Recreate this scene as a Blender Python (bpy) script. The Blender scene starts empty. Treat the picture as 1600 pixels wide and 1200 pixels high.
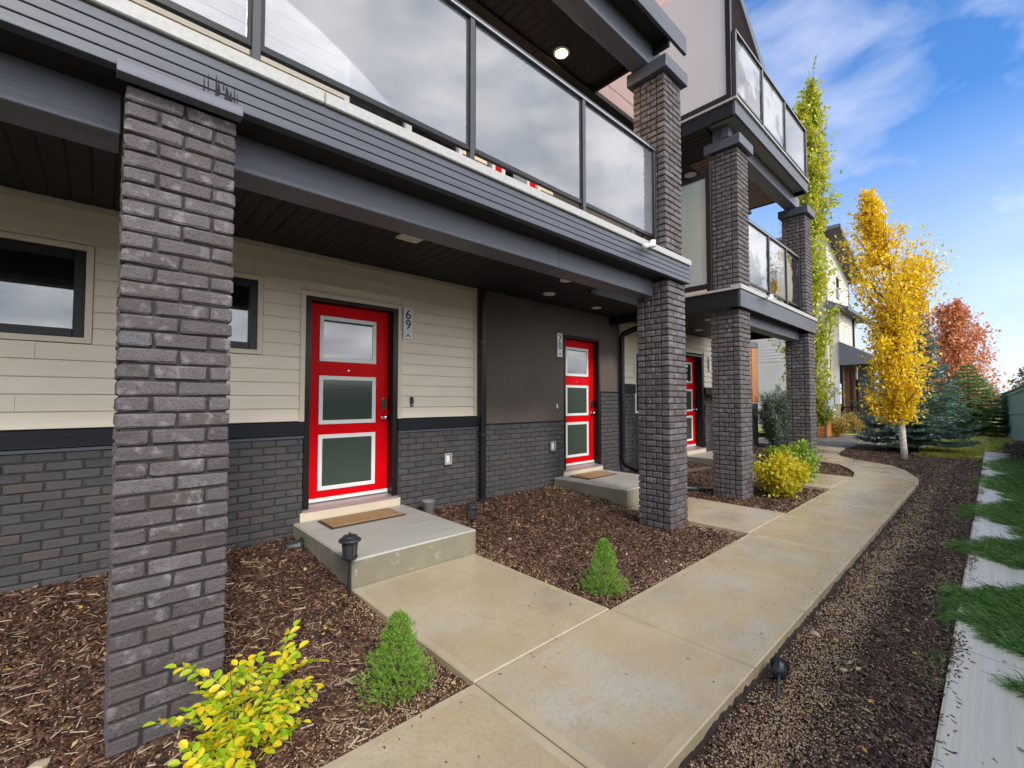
import bpy, bmesh, math, random
import numpy as np
from mathutils import Vector, Matrix
R = math.radians
random.seed(7); rng = np.random.default_rng(7)
S = bpy.context.scene
COL = S.collection

# ------------------------------------------------------------------ camera
cam_d = bpy.data.cameras.new('camera'); cam = bpy.data.objects.new('camera', cam_d); COL.objects.link(cam)
cam_d.sensor_width = 36; cam_d.lens = 36*696/1600; cam_d.clip_start = .05; cam_d.clip_end = 3000
cam.location = (0, 0, 1.5)
cam.rotation_euler = (R(90+2.05), 0, R(47.2-90))
S.camera = cam

# ------------------------------------------------------------------ sky, sun, exposure
W = bpy.data.worlds.new('World'); S.world = W; W.use_nodes = True
SUN_EL, SUN_AZ = 36.0, -104.0          # azimuth of the sun measured from +x, seen from above
def build_world():
    nt = W.node_tree; nt.nodes.clear(); N = nt.nodes; L = nt.links
    out = N.new('ShaderNodeOutputWorld'); bg = N.new('ShaderNodeBackground'); bg.inputs[1].default_value = .1
    sky = N.new('ShaderNodeTexSky'); sky.sky_type = 'NISHITA'; sky.sun_disc = False
    sky.sun_elevation = R(SUN_EL); sky.sun_rotation = R(90-SUN_AZ)
    sky.air_density = 1.15; sky.dust_density = .6; sky.ozone_density = 2.2
    tc = N.new('ShaderNodeTexCoord')
    mp = N.new('ShaderNodeMapping'); mp.inputs['Scale'].default_value = (1.6, 2.2, 4.6); mp.inputs['Rotation'].default_value = (.35, .15, 1.1)
    L.new(tc.outputs['Generated'], mp.inputs[0])
    no = N.new('ShaderNodeTexNoise'); no.inputs['Scale'].default_value = 1.9; no.inputs['Detail'].default_value = 9
    no.inputs['Roughness'].default_value = .52; no.inputs['Distortion'].default_value = .35
    L.new(mp.outputs[0], no.inputs[0])
    rp = N.new('ShaderNodeValToRGB'); rp.color_ramp.elements[0].position = .50; rp.color_ramp.elements[1].position = .88
    rp.color_ramp.elements[1].color = (.9, .9, .9, 1)
    sx = N.new('ShaderNodeSeparateXYZ'); L.new(tc.outputs['Generated'], sx.inputs[0])
    hz = N.new('ShaderNodeMapRange'); hz.inputs[1].default_value = 0; hz.inputs[2].default_value = .45; hz.inputs[3].default_value = .85; hz.inputs[4].default_value = 0
    L.new(sx.outputs['Z'], hz.inputs[0])
    mx0 = N.new('ShaderNodeMath'); mx0.operation = 'MAXIMUM'; L.new(rp.outputs[0], mx0.inputs[0]); L.new(hz.outputs[0], mx0.inputs[1])
    # the cloud deck that the windows mirror: it closes towards -y, behind the camera
    dk = N.new('ShaderNodeMapRange'); dk.interpolation_type = 'SMOOTHSTEP'; dk.inputs[1].default_value = .05; dk.inputs[2].default_value = -.45; dk.inputs[3].default_value = 0; dk.inputs[4].default_value = .55
    L.new(sx.outputs['Y'], dk.inputs[0])
    na = N.new('ShaderNodeMath'); na.operation = 'ADD'; L.new(no.outputs['Fac'], na.inputs[0]); L.new(dk.outputs[0], na.inputs[1]); L.new(na.outputs[0], rp.inputs[0])
    tint = N.new('ShaderNodeMix'); tint.data_type = 'RGBA'; tint.blend_type = 'MULTIPLY'; tint.inputs[0].default_value = 1
    L.new(sky.outputs[0], tint.inputs[6]); tint.inputs[7].default_value = SKYT
    mx = N.new('ShaderNodeMix'); mx.data_type = 'RGBA'; L.new(mx0.outputs[0], mx.inputs[0])
    L.new(tint.outputs[2], mx.inputs[6]); 
    cm = N.new('ShaderNodeMix'); cm.data_type = 'RGBA'; ck = N.new('ShaderNodeMapRange'); ck.interpolation_type = 'SMOOTHSTEP'; ck.inputs[1].default_value = .1; ck.inputs[2].default_value = -.55
    L.new(sx.outputs['Y'], ck.inputs[0]); L.new(ck.outputs[0], cm.inputs[0]); cm.inputs[6].default_value = CLOUD; n2 = N.new('ShaderNodeTexNoise'); n2.inputs['Scale'].default_value = 3.2; n2.inputs['Detail'].default_value = 7; L.new(mp.outputs[0], n2.inputs[0])
    r2 = N.new('ShaderNodeValToRGB'); r2.color_ramp.elements[0].position = .36; r2.color_ramp.elements[0].color = (5.2, 5.7, 6.6, 1); r2.color_ramp.elements[1].position = .64; r2.color_ramp.elements[1].color = CLOUD_SUNWARD; L.new(n2.outputs['Fac'], r2.inputs[0]); L.new(r2.outputs[0], cm.inputs[7]); L.new(cm.outputs[2], mx.inputs[7])
    L.new(mx.outputs[2], bg.inputs[0]); L.new(bg.outputs[0], out.inputs[0])
SKYT = (.31, .58, .88, 1); CLOUD = (3.5, 3.6, 4.2, 1); CLOUD_SUNWARD = (12.5, 12.2, 12.0, 1)
build_world()
sd = bpy.data.lights.new('sun', 'SUN'); sd.energy = 1.0; sd.angle = R(11); sd.color = (1, .95, .87)
sun = bpy.data.objects.new('sun', sd); COL.objects.link(sun)
dv = Vector((math.cos(R(SUN_AZ))*math.cos(R(SUN_EL)), math.sin(R(SUN_AZ))*math.cos(R(SUN_EL)), math.sin(R(SUN_EL))))
sun.rotation_euler = dv.to_track_quat('Z', 'Y').to_euler(); sun.location = (0, -20, 30)
vs = S.view_settings; vs.view_transform = 'Standard'; vs.look = 'None'; vs.gamma = 1; vs.exposure = 1.5; vs.use_curve_mapping = False
S.cycles.max_bounces = 10; S.cycles.diffuse_bounces = 4; S.cycles.transparent_max_bounces = 16

# ------------------------------------------------------------------ materials
MATS = {}
def mat(name, stops, rough=.7, rand=0, scale=0, stretch=(1, 1, 1), bump=0, bscale=None, bdist=.01, spec=.5, metal=0,
        mottle=None, translucent=0, detail=6, coat=0, roughvar=0, coord='POS'):
    """stops: list of (pos, colour). Colour picked by a mix of per-object/per-island randomness (rand) and 3D noise."""
    if name in MATS: return MATS[name]
    m = bpy.data.materials.new(name); m.use_nodes = True; MATS[name] = m
    nt = m.node_tree; N = nt.nodes; L = nt.links; b = N['Principled BSDF']
    b.inputs['Roughness'].default_value = rough; b.inputs['Metallic'].default_value = metal
    b.inputs['Specular IOR Level'].default_value = spec
    if coat: b.inputs['Coat Weight'].default_value = coat
    if coord == 'POS':
        g = N.new('ShaderNodeNewGeometry'); src = g.outputs['Position']
    else:
        g = N.new('ShaderNodeTexCoord'); src = g.outputs['Object']
    geo = N.new('ShaderNodeNewGeometry'); oi = N.new('ShaderNodeObjectInfo')
    mp = N.new('ShaderNodeMapping'); mp.inputs['Scale'].default_value = stretch; L.new(src, mp.inputs[0])
    def noise(sc, det=detail, rgh=.6):
        n = N.new('ShaderNodeTexNoise'); n.inputs['Scale'].default_value = sc; n.inputs['Detail'].default_value = det
        n.inputs['Roughness'].default_value = rgh; L.new(mp.outputs[0], n.inputs[0]); return n
    def math_(op, a, c):
        x = N.new('ShaderNodeMath'); x.operation = op
        for i, q in enumerate((a, c)):
            if isinstance(q, (int, float)): x.inputs[i].default_value = q
            else: L.new(q, x.inputs[i])
        return x.outputs[0]
    f = None
    if rand:
        r = math_('FRACT', math_('ADD', oi.outputs['Random'], geo.outputs['Random Per Island']), 0)
        f = r if rand >= 1 else None
        if scale:
            n = noise(scale)
            f = math_('ADD', math_('MULTIPLY', r, rand), math_('MULTIPLY', n.outputs['Fac'], 1-rand))
        else: f = r
    elif scale:
        f = noise(scale).outputs['Fac']
    if len(stops) == 1 and not mottle:
        b.inputs['Base Color'].default_value = (*stops[0][1], 1); col = None
    else:
        rp = N.new('ShaderNodeValToRGB'); e = rp.color_ramp.elements
        while len(e) < len(stops): e.new(.5)
        for i, (p, c) in enumerate(stops): e[i].position = p; e[i].color = (*c, 1)
        if f is not None: L.new(f, rp.inputs[0])
        col = rp.outputs[0]
        if mottle:       # (scale, lo, hi, colour, strength): patches of a second colour with their own shape
            for (ms, lo, hi, mc, st) in mottle:
                n = noise(ms, 8, .65); mr = N.new('ShaderNodeMapRange'); mr.inputs[1].default_value = lo; mr.inputs[2].default_value = hi
                mr.inputs[4].default_value = st; L.new(n.outputs['Fac'], mr.inputs[0])
                mx = N.new('ShaderNodeMix'); mx.data_type = 'RGBA'; L.new(mr.outputs[0], mx.inputs[0]); L.new(col, mx.inputs[6])
                mx.inputs[7].default_value = (*mc, 1); col = mx.outputs[2]
        L.new(col, b.inputs['Base Color'])
    if roughvar:
        n = noise(roughvar[0], 5); mr = N.new('ShaderNodeMapRange'); mr.inputs[1].default_value = .35; mr.inputs[2].default_value = .62
        mr.inputs[3].default_value = roughvar[1]; mr.inputs[4].default_value = roughvar[2]
        L.new(n.outputs['Fac'], mr.inputs[0]); L.new(mr.outputs[0], b.inputs['Roughness'])
    if bump:
        n = noise(bscale or 60, 8, .7); bp = N.new('ShaderNodeBump'); bp.inputs['Strength'].default_value = bump
        bp.inputs['Distance'].default_value = bdist; L.new(n.outputs['Fac'], bp.inputs['Height']); L.new(bp.outputs[0], b.inputs['Normal'])
    if translucent:
        tr = N.new('ShaderNodeBsdfTranslucent'); ms = N.new('ShaderNodeMixShader'); ms.inputs[0].default_value = translucent
        if col is not None: L.new(col, tr.inputs[0])
        else: tr.inputs[0].default_value = (*stops[0][1], 1)
        o = N['Material Output']; L.new(b.outputs[0], ms.inputs[1]); L.new(tr.outputs[0], ms.inputs[2]); L.new(ms.outputs[0], o.inputs[0])
    return m

BRK = mat('brick_tumbled', [(0, (.060, .052, .056)), (.2, (.115, .094, .10)), (.38, (.080, .063, .062)), (.58, (.14, .12, .125)), (.74, (.090, .068, .064)), (.88, (.12, .116, .125)), (.965, (.17, .09, .06)), (1, (.18, .165, .17))],
          rough=.8, rand=.8, scale=9, bump=.9, bscale=70, bdist=.012, mottle=[(130, .50, .68, (.022, .019, .020), .85), (14, .55, .70, (.30, .275, .285), .65), (5, .56, .72, (.035, .03, .032), .5)])
BRKW = mat('brick_wall_grey', [(0, (.042, .041, .044)), (.4, (.055, .052, .055)), (.75, (.066, .060, .062)), (.93, (.072, .053, .052)), (1, (.09, .085, .085))],
           rough=.8, rand=.8, scale=8, bump=.7, bscale=60, bdist=.01, mottle=[(100, .55, .8, (.02, .018, .02), .6), (14, .6, .8, (.17, .165, .17), .5)])
MOR = mat('mortar_dark', [(.3, (.028, .026, .026)), (.7, (.048, .044, .043))], rough=.95, scale=40, bump=.5, bscale=150)
SID = mat('siding_tan', [(.3, (.70, .605, .475)), (.7, (.77, .675, .54))], rough=.55, scale=1.2, stretch=(.6, 1, 3), bump=.12, bscale=30, bdist=.004, mottle=[(5, .6, .85, (.50, .44, .35), .35)])
SIDP = mat('siding_pale', [(.3, (.56, .52, .45)), (.7, (.64, .60, .52))], rough=.6, scale=1.5)
TAN = mat('trim_tan', [(.3, (.62, .525, .40)), (.7, (.68, .585, .46))], rough=.5, scale=4)
STU = mat('stucco_brown', [(.3, (.088, .070, .058)), (.7, (.108, .086, .072))], rough=.95, scale=1.7, bump=.6, bscale=220, bdist=.004, mottle=[(1.1, .55, .8, (.13, .105, .09), .5)])
STP = mat('stucco_mauve', [(.3, (.30, .20, .18)), (.7, (.36, .25, .225))], rough=.95, scale=3, bump=.5, bscale=200, bdist=.004)
FAS = mat('fascia_charcoal', [(.3, (.050, .055, .073)), (.7, (.070, .077, .098))], rough=.45, spec=.4, scale=2.5, stretch=(.6, 2, 8), bump=.2, bscale=14, bdist=.004, mottle=[(9, .6, .9, (.14, .14, .15), .35)])
BEAM = mat('beam_charcoal', [(.3, (.092, .096, .125)), (.7, (.13, .135, .168))], rough=.5, scale=2.5, stretch=(.25, 3, 16), bump=.5, bscale=9, bdist=.005, mottle=[(1.4, .55, .85, (.13, .13, .14), .3)])
BAND = mat('band_black', [(.3, (.008, .009, .012)), (.7, (.016, .017, .021))], spec=.2, rough=.5, scale=3, stretch=(.25, 3, 14), bump=.5, bscale=8, bdist=.004)
BLK = mat('black_metal', [(.3, (.009, .009, .011)), (.7, (.014, .014, .017))], spec=.3, rough=.35, scale=5, bump=.05, bscale=30)
BLKP = mat('black_plastic', [(.3, (.014, .015, .019)), (.7, (.028, .03, .036))], rough=.4, scale=22, bump=.2, bscale=80, bdist=.002)
SOF = mat('soffit_dark', [(.3, (.014, .0135, .013)), (.7, (.024, .022, .021))], rough=.6, spec=.25, scale=3, bump=.1, bscale=25)
SOFW = mat('soffit_wood', [(.3, (.10, .05, .025)), (.7, (.14, .075, .04))], rough=.5, rand=.6, scale=3)
CRM = mat('ledge_cream', [(.3, (.31, .305, .29)), (.7, (.39, .385, .37))], rough=.5, scale=30, bump=.2, bscale=120, bdist=.002, mottle=[(6, .58, .8, (.22, .21, .18), .5)])
CRMB = mat('riser_cream', [(.3, (.56, .46, .34)), (.7, (.62, .52, .40))], rough=.6, scale=6)
RED = mat('door_red', [(.3, (.56, .0015, .005)), (.7, (.62, .002, .006))], rough=.35, scale=3, spec=.06, bump=.03, bscale=12)
WHT = mat('white_trim', [(.3, (.66, .66, .65)), (.7, (.72, .72, .71))], rough=.4, scale=9)
JAMB = mat('jamb_black', [(.3, (.008, .007, .007)), (.7, (.014, .011, .010))], spec=.3, rough=.35, scale=4)
STEEL = mat('steel_satin', [(.3, (.5, .5, .5)), (.7, (.62, .61, .6))], rough=.22, scale=10, metal=1)
ALU = mat('sill_aluminium', [(.3, (.42, .38, .38)), (.7, (.52, .47, .46))], rough=.35, scale=12, stretch=(1, 30, 30), metal=.6)
CONC = mat('concrete_wet', [(.25, (.36, .285, .185)), (.5, (.43, .345, .225)), (.75, (.48, .40, .285))], rough=.5, scale=1.7, detail=12, bump=.55, bscale=110, bdist=.004,
           mottle=[(1.1, .48, .62, (.42, .395, .34), .75), (2.6, .52, .66, (.44, .32, .17), .55), (.7, .52, .64, (.27, .225, .155), .5), (45, .48, .66, (.31, .245, .16), .55), (140, .64, .72, (.13, .10, .07), .8), (4.5, .57, .8, (.50, .38, .22), .5), (2.3, .6, .78, (.24, .205, .155), .5)], roughvar=(.9, .06, .42))
CONE = mat('concrete_edge', [(.3, (.37, .30, .195)), (.7, (.45, .37, .25))], rough=.45, scale=5, bump=.1, bscale=200, bdist=.002, mottle=[(130, .64, .74, (.2, .16, .11), .6), (3, .55, .8, (.34, .30, .24), .5)], roughvar=(1.1, .2, .5))
CONS = mat('concrete_step', [(.3, (.34, .33, .29)), (.7, (.46, .45, .41))], rough=.55, scale=2.2, stretch=(.5, 5, 3), bump=.35, bscale=70, bdist=.004, mottle=[(2.2, .5, .75, (.26, .235, .175), .8), (10, .6, .75, (.62, .61, .58), .6)], roughvar=(2, .3, .6))
CONG = mat('concrete_gutter', [(.3, (.56, .52, .41)), (.7, (.66, .62, .50))], rough=.4, scale=3, stretch=(.25, 22, 1), bump=.12, bscale=8, bdist=.003, mottle=[(1.6, .5, .8, (.42, .38, .28), .55)], roughvar=(1.2, .25, .5))
ASPH = mat('asphalt', [(.3, (.10, .085, .08)), (.7, (.15, .13, .12))], rough=.6, scale=6, bump=.3, bscale=90)
SOIL = mat('mulch_soil', [(.25, (.020, .012, .008)), (.5, (.045, .026, .017)), (.75, (.085, .050, .032))], rough=.9, scale=26, bump=1, bscale=60, bdist=.03, mottle=[(3, .5, .72, (.10, .07, .05), .3), (90, .6, .68, (.30, .23, .16), .7)])
CHIP = mat('bark_chips', [(0, (.016, .009, .007)), (.25, (.050, .020, .011)), (.5, (.082, .032, .017)), (.70, (.115, .054, .029)), (.86, (.17, .095, .052)), (.955, (.30, .20, .12)), (1, (.50, .39, .27))], rough=.65, rand=.85, scale=3)
GRAV = mat('pea_gravel', [(0, (.30, .18, .08)), (.4, (.46, .31, .15)), (.75, (.56, .42, .25)), (1, (.32, .29, .27))], rough=.6, rand=.9, scale=5)
LITT = mat('fallen_leaves', [(0, (.42, .20, .03)), (.4, (.55, .36, .05)), (.7, (.48, .36, .18)), (1, (.32, .12, .04))], rough=.6, rand=1)
GRS = mat('grass_blades', [(0, (.045, .12, .022)), (.4, (.09, .23, .04)), (.72, (.17, .34, .06)), (.9, (.30, .40, .10)), (.97, (.42, .34, .16)), (1, (.45, .38, .16))], rough=.5, rand=.75, scale=1.5, translucent=.3)
LAWN = mat('lawn_autumn', [(.3, (.18, .25, .04)), (.5, (.34, .34, .07)), (.7, (.50, .36, .09))], rough=.9, scale=1.3, bump=.6, bscale=30, mottle=[(40, .5, .7, (.34, .19, .05), .5)])
EARTH = mat('far_ground', [(.3, (.10, .11, .05)), (.7, (.16, .15, .08))], rough=.95, scale=.3)
FEN = mat('fence_green', [(0, (.15, .24, .18)), (.5, (.20, .29, .225)), (1, (.26, .35, .28))], rough=.8, rand=.5, scale=3, stretch=(1, 1, .15), bump=.3, bscale=30, mottle=[(9, .6, .85, (.24, .28, .2), .4)])
CED = mat('cedar_orange', [(.3, (.36, .13, .035)), (.7, (.48, .19, .05))], rough=.45, scale=4, stretch=(6, 6, .5))
SHG = mat('shingle_grey', [(0, (.09, .09, .105)), (.5, (.13, .13, .145)), (1, (.18, .178, .19))], rough=.9, rand=.7, scale=5, bump=.3, bscale=60)
COIR = mat('doormat_coir', [(.3, (.30, .17, .07)), (.7, (.42, .26, .12))], rough=1, scale=8, bump=.9, bscale=300, bdist=.006, mottle=[(8, .52, .66, (.18, .11, .06), .8)])
RUB = mat('rubber_edge', [(.3, (.03, .028, .026)), (.7, (.05, .045, .04))], rough=.7, scale=10)
PVC = mat('pvc_white', [(.3, (.62, .61, .56)), (.7, (.74, .73, .68))], rough=.35, scale=10)
GREYP = mat('grey_plastic', [(.3, (.30, .31, .31)), (.7, (.38, .38, .38))], rough=.35, scale=10)
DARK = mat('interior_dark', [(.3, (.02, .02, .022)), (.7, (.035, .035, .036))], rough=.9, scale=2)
CURT = mat('curtain_grey', [(.3, (.22, .22, .22)), (.7, (.32, .32, .31))], rough=.9, scale=2, stretch=(14, 1, .2))
BARKW = mat('birch_bark', [(.3, (.60, .54, .44)), (.7, (.76, .71, .61))], rough=.7, scale=8, stretch=(1, 1, 3), bump=.4, bscale=40, mottle=[(14, .54, .62, (.07, .055, .04), .95)])
BARKD = mat('bark_brown', [(.3, (.05, .035, .025)), (.7, (.11, .08, .055))], rough=.9, scale=14)
YEL = mat('leaves_yellow', [(0, (.58, .32, .01)), (.25, (.82, .52, .012)), (.6, (.92, .70, .02)), (.9, (.92, .80, .06)), (1, (.60, .62, .06))], rough=.45, rand=.7, scale=1.3, translucent=.4)
GRN = mat('leaves_aspen_green', [(0, (.18, .27, .025)), (.3, (.34, .44, .04)), (.5, (.54, .56, .055)), (.75, (.74, .62, .06)), (1, (.72, .58, .05))], rough=.45, rand=.6, scale=.8, translucent=.4)
ORG = mat('leaves_russet', [(0, (.34, .08, .07)), (.3, (.60, .19, .10)), (.55, (.72, .32, .14)), (.8, (.74, .42, .16)), (1, (.58, .46, .14))], rough=.5, rand=.65, scale=.6, translucent=.35)
SPB = mat('needles_blue', [(0, (.045, .10, .072)), (.5, (.11, .20, .15)), (1, (.30, .42, .36))], rough=.6, rand=.7, scale=2, translucent=.15)
SPG = mat('needles_green', [(0, (.06, .12, .04)), (.5, (.12, .22, .06)), (1, (.26, .36, .10))], rough=.6, rand=.7, scale=2, translucent=.15)
DWF = mat('needles_bright', [(0, (.07, .17, .02)), (.5, (.19, .38, .04)), (.92, (.40, .58, .10)), (1, (.30, .20, .08))], rough=.5, rand=.8, scale=20, translucent=.25)
JUN = mat('juniper_grey', [(0, (.06, .09, .06)), (.5, (.12, .17, .11)), (1, (.22, .28, .20))], rough=.6, rand=.8, scale=4, translucent=.15)
ROS = mat('leaves_rose', [(0, (.16, .34, .012)), (.3, (.36, .54, .02)), (.5, (.62, .66, .03)), (.8, (.86, .66, .02)), (1, (.80, .42, .02))], rough=.42, rand=.75, scale=9, translucent=.4)
SHY = mat('leaves_shrub_yellow', [(0, (.24, .34, .02)), (.25, (.52, .50, .02)), (.7, (.74, .58, .03)), (1, (.68, .36, .02))], rough=.45, rand=.6, scale=4, translucent=.4)
SHG2 = mat('leaves_shrub_lime', [(0, (.10, .22, .02)), (.5, (.22, .38, .03)), (1, (.48, .52, .04))], rough=.45, rand=.7, scale=4, translucent=.4)
BAR = mat('leaves_barberry', [(0, (.22, .18, .03)), (.5, (.42, .30, .05)), (1, (.52, .30, .10))], rough=.5, rand=.7, scale=3, translucent=.3)

def glass_mat(name, refl, tint, tintfac, rough=.02, fog=None, fogcol=(.8, .82, .84)):
    """refl: extra mirror share on top of Fresnel; tintfac: opaque share in colour tint; fog: (scale, lo, hi, strength, stretch)"""
    m = bpy.data.materials.new(name); m.use_nodes = True; nt = m.node_tree; N = nt.nodes; L = nt.links
    N.remove(N['Principled BSDF']); o = N['Material Output']
    tr = N.new('ShaderNodeBsdfTransparent'); gl = N.new('ShaderNodeBsdfGlossy'); gl.inputs['Roughness'].default_value = rough
    df = N.new('ShaderNodeBsdfDiffuse'); df.inputs[0].default_value = (*tint, 1)
    tl = N.new('ShaderNodeBsdfTranslucent'); tl.inputs[0].default_value = (*tint, 1)
    dd = N.new('ShaderNodeMixShader'); dd.inputs[0].default_value = .4; L.new(df.outputs[0], dd.inputs[1]); L.new(tl.outputs[0], dd.inputs[2])
    m1 = N.new('ShaderNodeMixShader'); L.new(tr.outputs[0], m1.inputs[1]); L.new(dd.outputs[0], m1.inputs[2]); m1.inputs[0].default_value = tintfac
    if fog:
        tc = N.new('ShaderNodeTexCoord'); mp = N.new('ShaderNodeMapping'); mp.inputs['Scale'].default_value = fog[4]; L.new(tc.outputs['Object'], mp.inputs[0])
        n = N.new('ShaderNodeTexNoise'); n.inputs['Scale'].default_value = fog[0]; n.inputs['Detail'].default_value = 7; L.new(mp.outputs[0], n.inputs[0])
        mr = N.new('ShaderNodeMapRange'); mr.inputs[1].default_value = fog[1]; mr.inputs[2].default_value = fog[2]; mr.inputs[3].default_value = fog[3][0]; mr.inputs[4].default_value = fog[3][1]
        L.new(n.outputs['Fac'], mr.inputs[0]); L.new(mr.outputs[0], m1.inputs[0])
    fr = N.new('ShaderNodeFresnel'); fr.inputs[0].default_value = 1.5
    ad = N.new('ShaderNodeMath'); ad.operation = 'ADD'; ad.use_clamp = True; L.new(fr.outputs[0], ad.inputs[0]); ad.inputs[1].default_value = refl
    m2 = N.new('ShaderNodeMixShader'); L.new(ad.outputs[0], m2.inputs[0]); L.new(m1.outputs[0], m2.inputs[1]); L.new(gl.outputs[0], m2.inputs[2])
    L.new(m2.outputs[0], o.inputs[0]); return m
GLW = glass_mat('glass_window', .11, (.02, .02, .02), .35)
GLD = glass_mat('glass_door_upper', .11, (.10, .12, .12), .5)
GLB = glass_mat('glass_balcony_misted', .10, (.50, .525, .58), .6, rough=.012, fog=(.8, .3, .7, (.22, .50), (1, 1, 1)))
GLC = glass_mat('glass_balcony_part_misted', .12, (.50, .53, .57), .5, fog=(1.3, .44, .50, (.04, .72), (1, 1, 1)))
GLF = glass_mat('glass_privacy_frosted', .2, (.50, .62, .60), .9, rough=.3, fog=(3, .40, .62, (.97, .86), (6, 6, .6)))
GLP = glass_mat('glass_privacy_upper', .10, (.80, .79, .80), .9, rough=.3)
def emit_mat(name, c, s):
    m = bpy.data.materials.new(name); m.use_nodes = True; N = m.node_tree.nodes; b = N['Principled BSDF']
    b.inputs['Emission Color'].default_value = (*c, 1); b.inputs['Emission Strength'].default_value = s; b.inputs['Base Color'].default_value = (.8, .8, .8, 1); return m
LIT = emit_mat('lamp_lit', (1, .72, .30), 14); OFF = mat('lamp_off', [(.3, (.66, .62, .52)), (.7, (.74, .70, .60))], rough=.5, scale=8)
BLKT = mat('print_black', [(0, (.015, .015, .015)), (1, (.02, .02, .02))], rough=.5, scale=3)
PUD = glass_mat('puddle_water', .12, (.3, .3, .26), .1)
BEADM = GREYP

# ------------------------------------------------------------------ helpers
ORG_ = {}
def origin(o): return ORG_.get(o.name, Vector((0, 0, 0)))
def tag(o, label=None, cat=None, group=None, kind=None):
    if label: o['label'] = label
    if cat: o['category'] = cat
    if group: o['group'] = group
    if kind: o['kind'] = kind
    return o
def thing(name, label, cat, loc=(0, 0, 0), group=None, kind=None):
    o = bpy.data.objects.new(name, None); COL.objects.link(o); o.location = loc; o.empty_display_size = .1
    ORG_[o.name] = Vector(loc); return tag(o, label, cat, group, kind)
def put(name, me, m=None, parent=None, at=(0, 0, 0), rot=None, scale=None):
    """links a mesh (vertices relative to 'at', world axes) below parent"""
    if m is not None:
        if not isinstance(m, (list, tuple)): m = [m]
        if len(me.materials) == 0:
            for q in m: me.materials.append(q)
    o = bpy.data.objects.new(name, me); COL.objects.link(o); w = Vector(at)
    o.location = w-origin(parent) if parent else w
    if parent: o.parent = parent
    if rot: o.rotation_euler = rot
    if scale: o.scale = scale
    ORG_[o.name] = w; return o
class MB:
    def __init__(s): s.v = []; s.f = []; s.mi = []
    def add(s, v, f, mi=0):
        n = len(s.v); s.v += [tuple(q) for q in v]; s.f += [tuple(i+n for i in q) for q in f]; s.mi += [mi]*len(f); return s
    def box(s, x0, x1, y0, y1, z0, z1, mi=0):
        v = [(x, y, z) for z in (z0, z1) for y in (y0, y1) for x in (x0, x1)]
        return s.add(v, [(0, 2, 3, 1), (4, 5, 7, 6), (0, 1, 5, 4), (2, 6, 7, 3), (0, 4, 6, 2), (1, 3, 7, 5)], mi)
    def prism(s, pts, ax, a, b, mi=0):
        """2D polygon extruded along axis ax (0=x: pts are (y,z); 1=y: (x,z); 2=z: (x,y))"""
        def P(p, t): return (t, p[0], p[1]) if ax == 0 else ((p[0], t, p[1]) if ax == 1 else (p[0], p[1], t))
        n = len(pts); v = [P(p, a) for p in pts]+[P(p, b) for p in pts]
        f = [tuple(range(n))[::-1], tuple(range(n, 2*n))]+[(i, (i+1) % n, n+(i+1) % n, n+i) for i in range(n)]
        return s.add(v, f, mi)
    def tube(s, pts, rad, n=8, mi=0, cap=True):
        pts = [Vector(p) for p in pts]; rad = rad if isinstance(rad, (list, tuple)) else [rad]*len(pts); base = len(s.v); ref = None
        for i, p in enumerate(pts):
            d = (pts[min(i+1, len(pts)-1)]-pts[max(i-1, 0)]).normalized()
            if ref is None: ref = d.orthogonal().normalized()
            a = (ref-d*ref.dot(d)).normalized(); ref = a; b = d.cross(a)
            for k in range(n):
                t = 2*math.pi*k/n; s.v.append(tuple(p+(a*math.cos(t)+b*math.sin(t))*rad[i]))
        for i in range(len(pts)-1):
            for k in range(n):
                s.f.append((base+i*n+k, base+i*n+(k+1) % n, base+(i+1)*n+(k+1) % n, base+(i+1)*n+k)); s.mi.append(mi)
        if cap:
            s.f.append(tuple(base+k for k in range(n))[::-1]); s.f.append(tuple(base+(len(pts)-1)*n+k for k in range(n))); s.mi += [mi, mi]
        return s
    def lathe(s, prof, c=(0, 0, 0), n=16, mi=0, ax=2):
        base = len(s.v); 
        for r, z in prof:
            for k in range(n):
                t = 2*math.pi*k/n; q = (r*math.cos(t), r*math.sin(t), z)
                if ax == 1: q = (q[0], q[2], q[1])
                if ax == 0: q = (q[2], q[0], q[1])
                s.v.append((c[0]+q[0], c[1]+q[1], c[2]+q[2]))
        for i in range(len(prof)-1):
            for k in range(n): s.f.append((base+i*n+k, base+i*n+(k+1) % n, base+(i+1)*n+(k+1) % n, base+(i+1)*n+k)); s.mi.append(mi)
        s.f.append(tuple(base+k for k in range(n))[::-1]); s.f.append(tuple(base+(len(prof)-1)*n+k for k in range(n))); s.mi += [mi, mi]
        return s
    def mesh(s, name, bevel=0, smooth=False):
        me = bpy.data.meshes.new(name); me.from_pydata(s.v, [], s.f)
        me.polygons.foreach_set('material_index', s.mi)
        bm = bmesh.new(); bm.from_mesh(me)
        if bevel: bmesh.ops.bevel(bm, geom=bm.edges[:], offset=bevel, segments=1, affect='EDGES', clamp_overlap=True)
        bmesh.ops.recalc_face_normals(bm, faces=bm.faces); bm.to_mesh(me); bm.free()
        if smooth: me.polygons.foreach_set('use_smooth', [True]*len(me.polygons))
        me.update(); return me
    def build(s, name, m, parent=None, bevel=0, smooth=False):
        return put(name, s.mesh(name, bevel, smooth), m, parent)
def box(name, x0, x1, y0, y1, z0, z1, m, parent=None, bevel=.003):
    return MB().box(x0, x1, y0, y1, z0, z1).build(name, m, parent, bevel)
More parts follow.
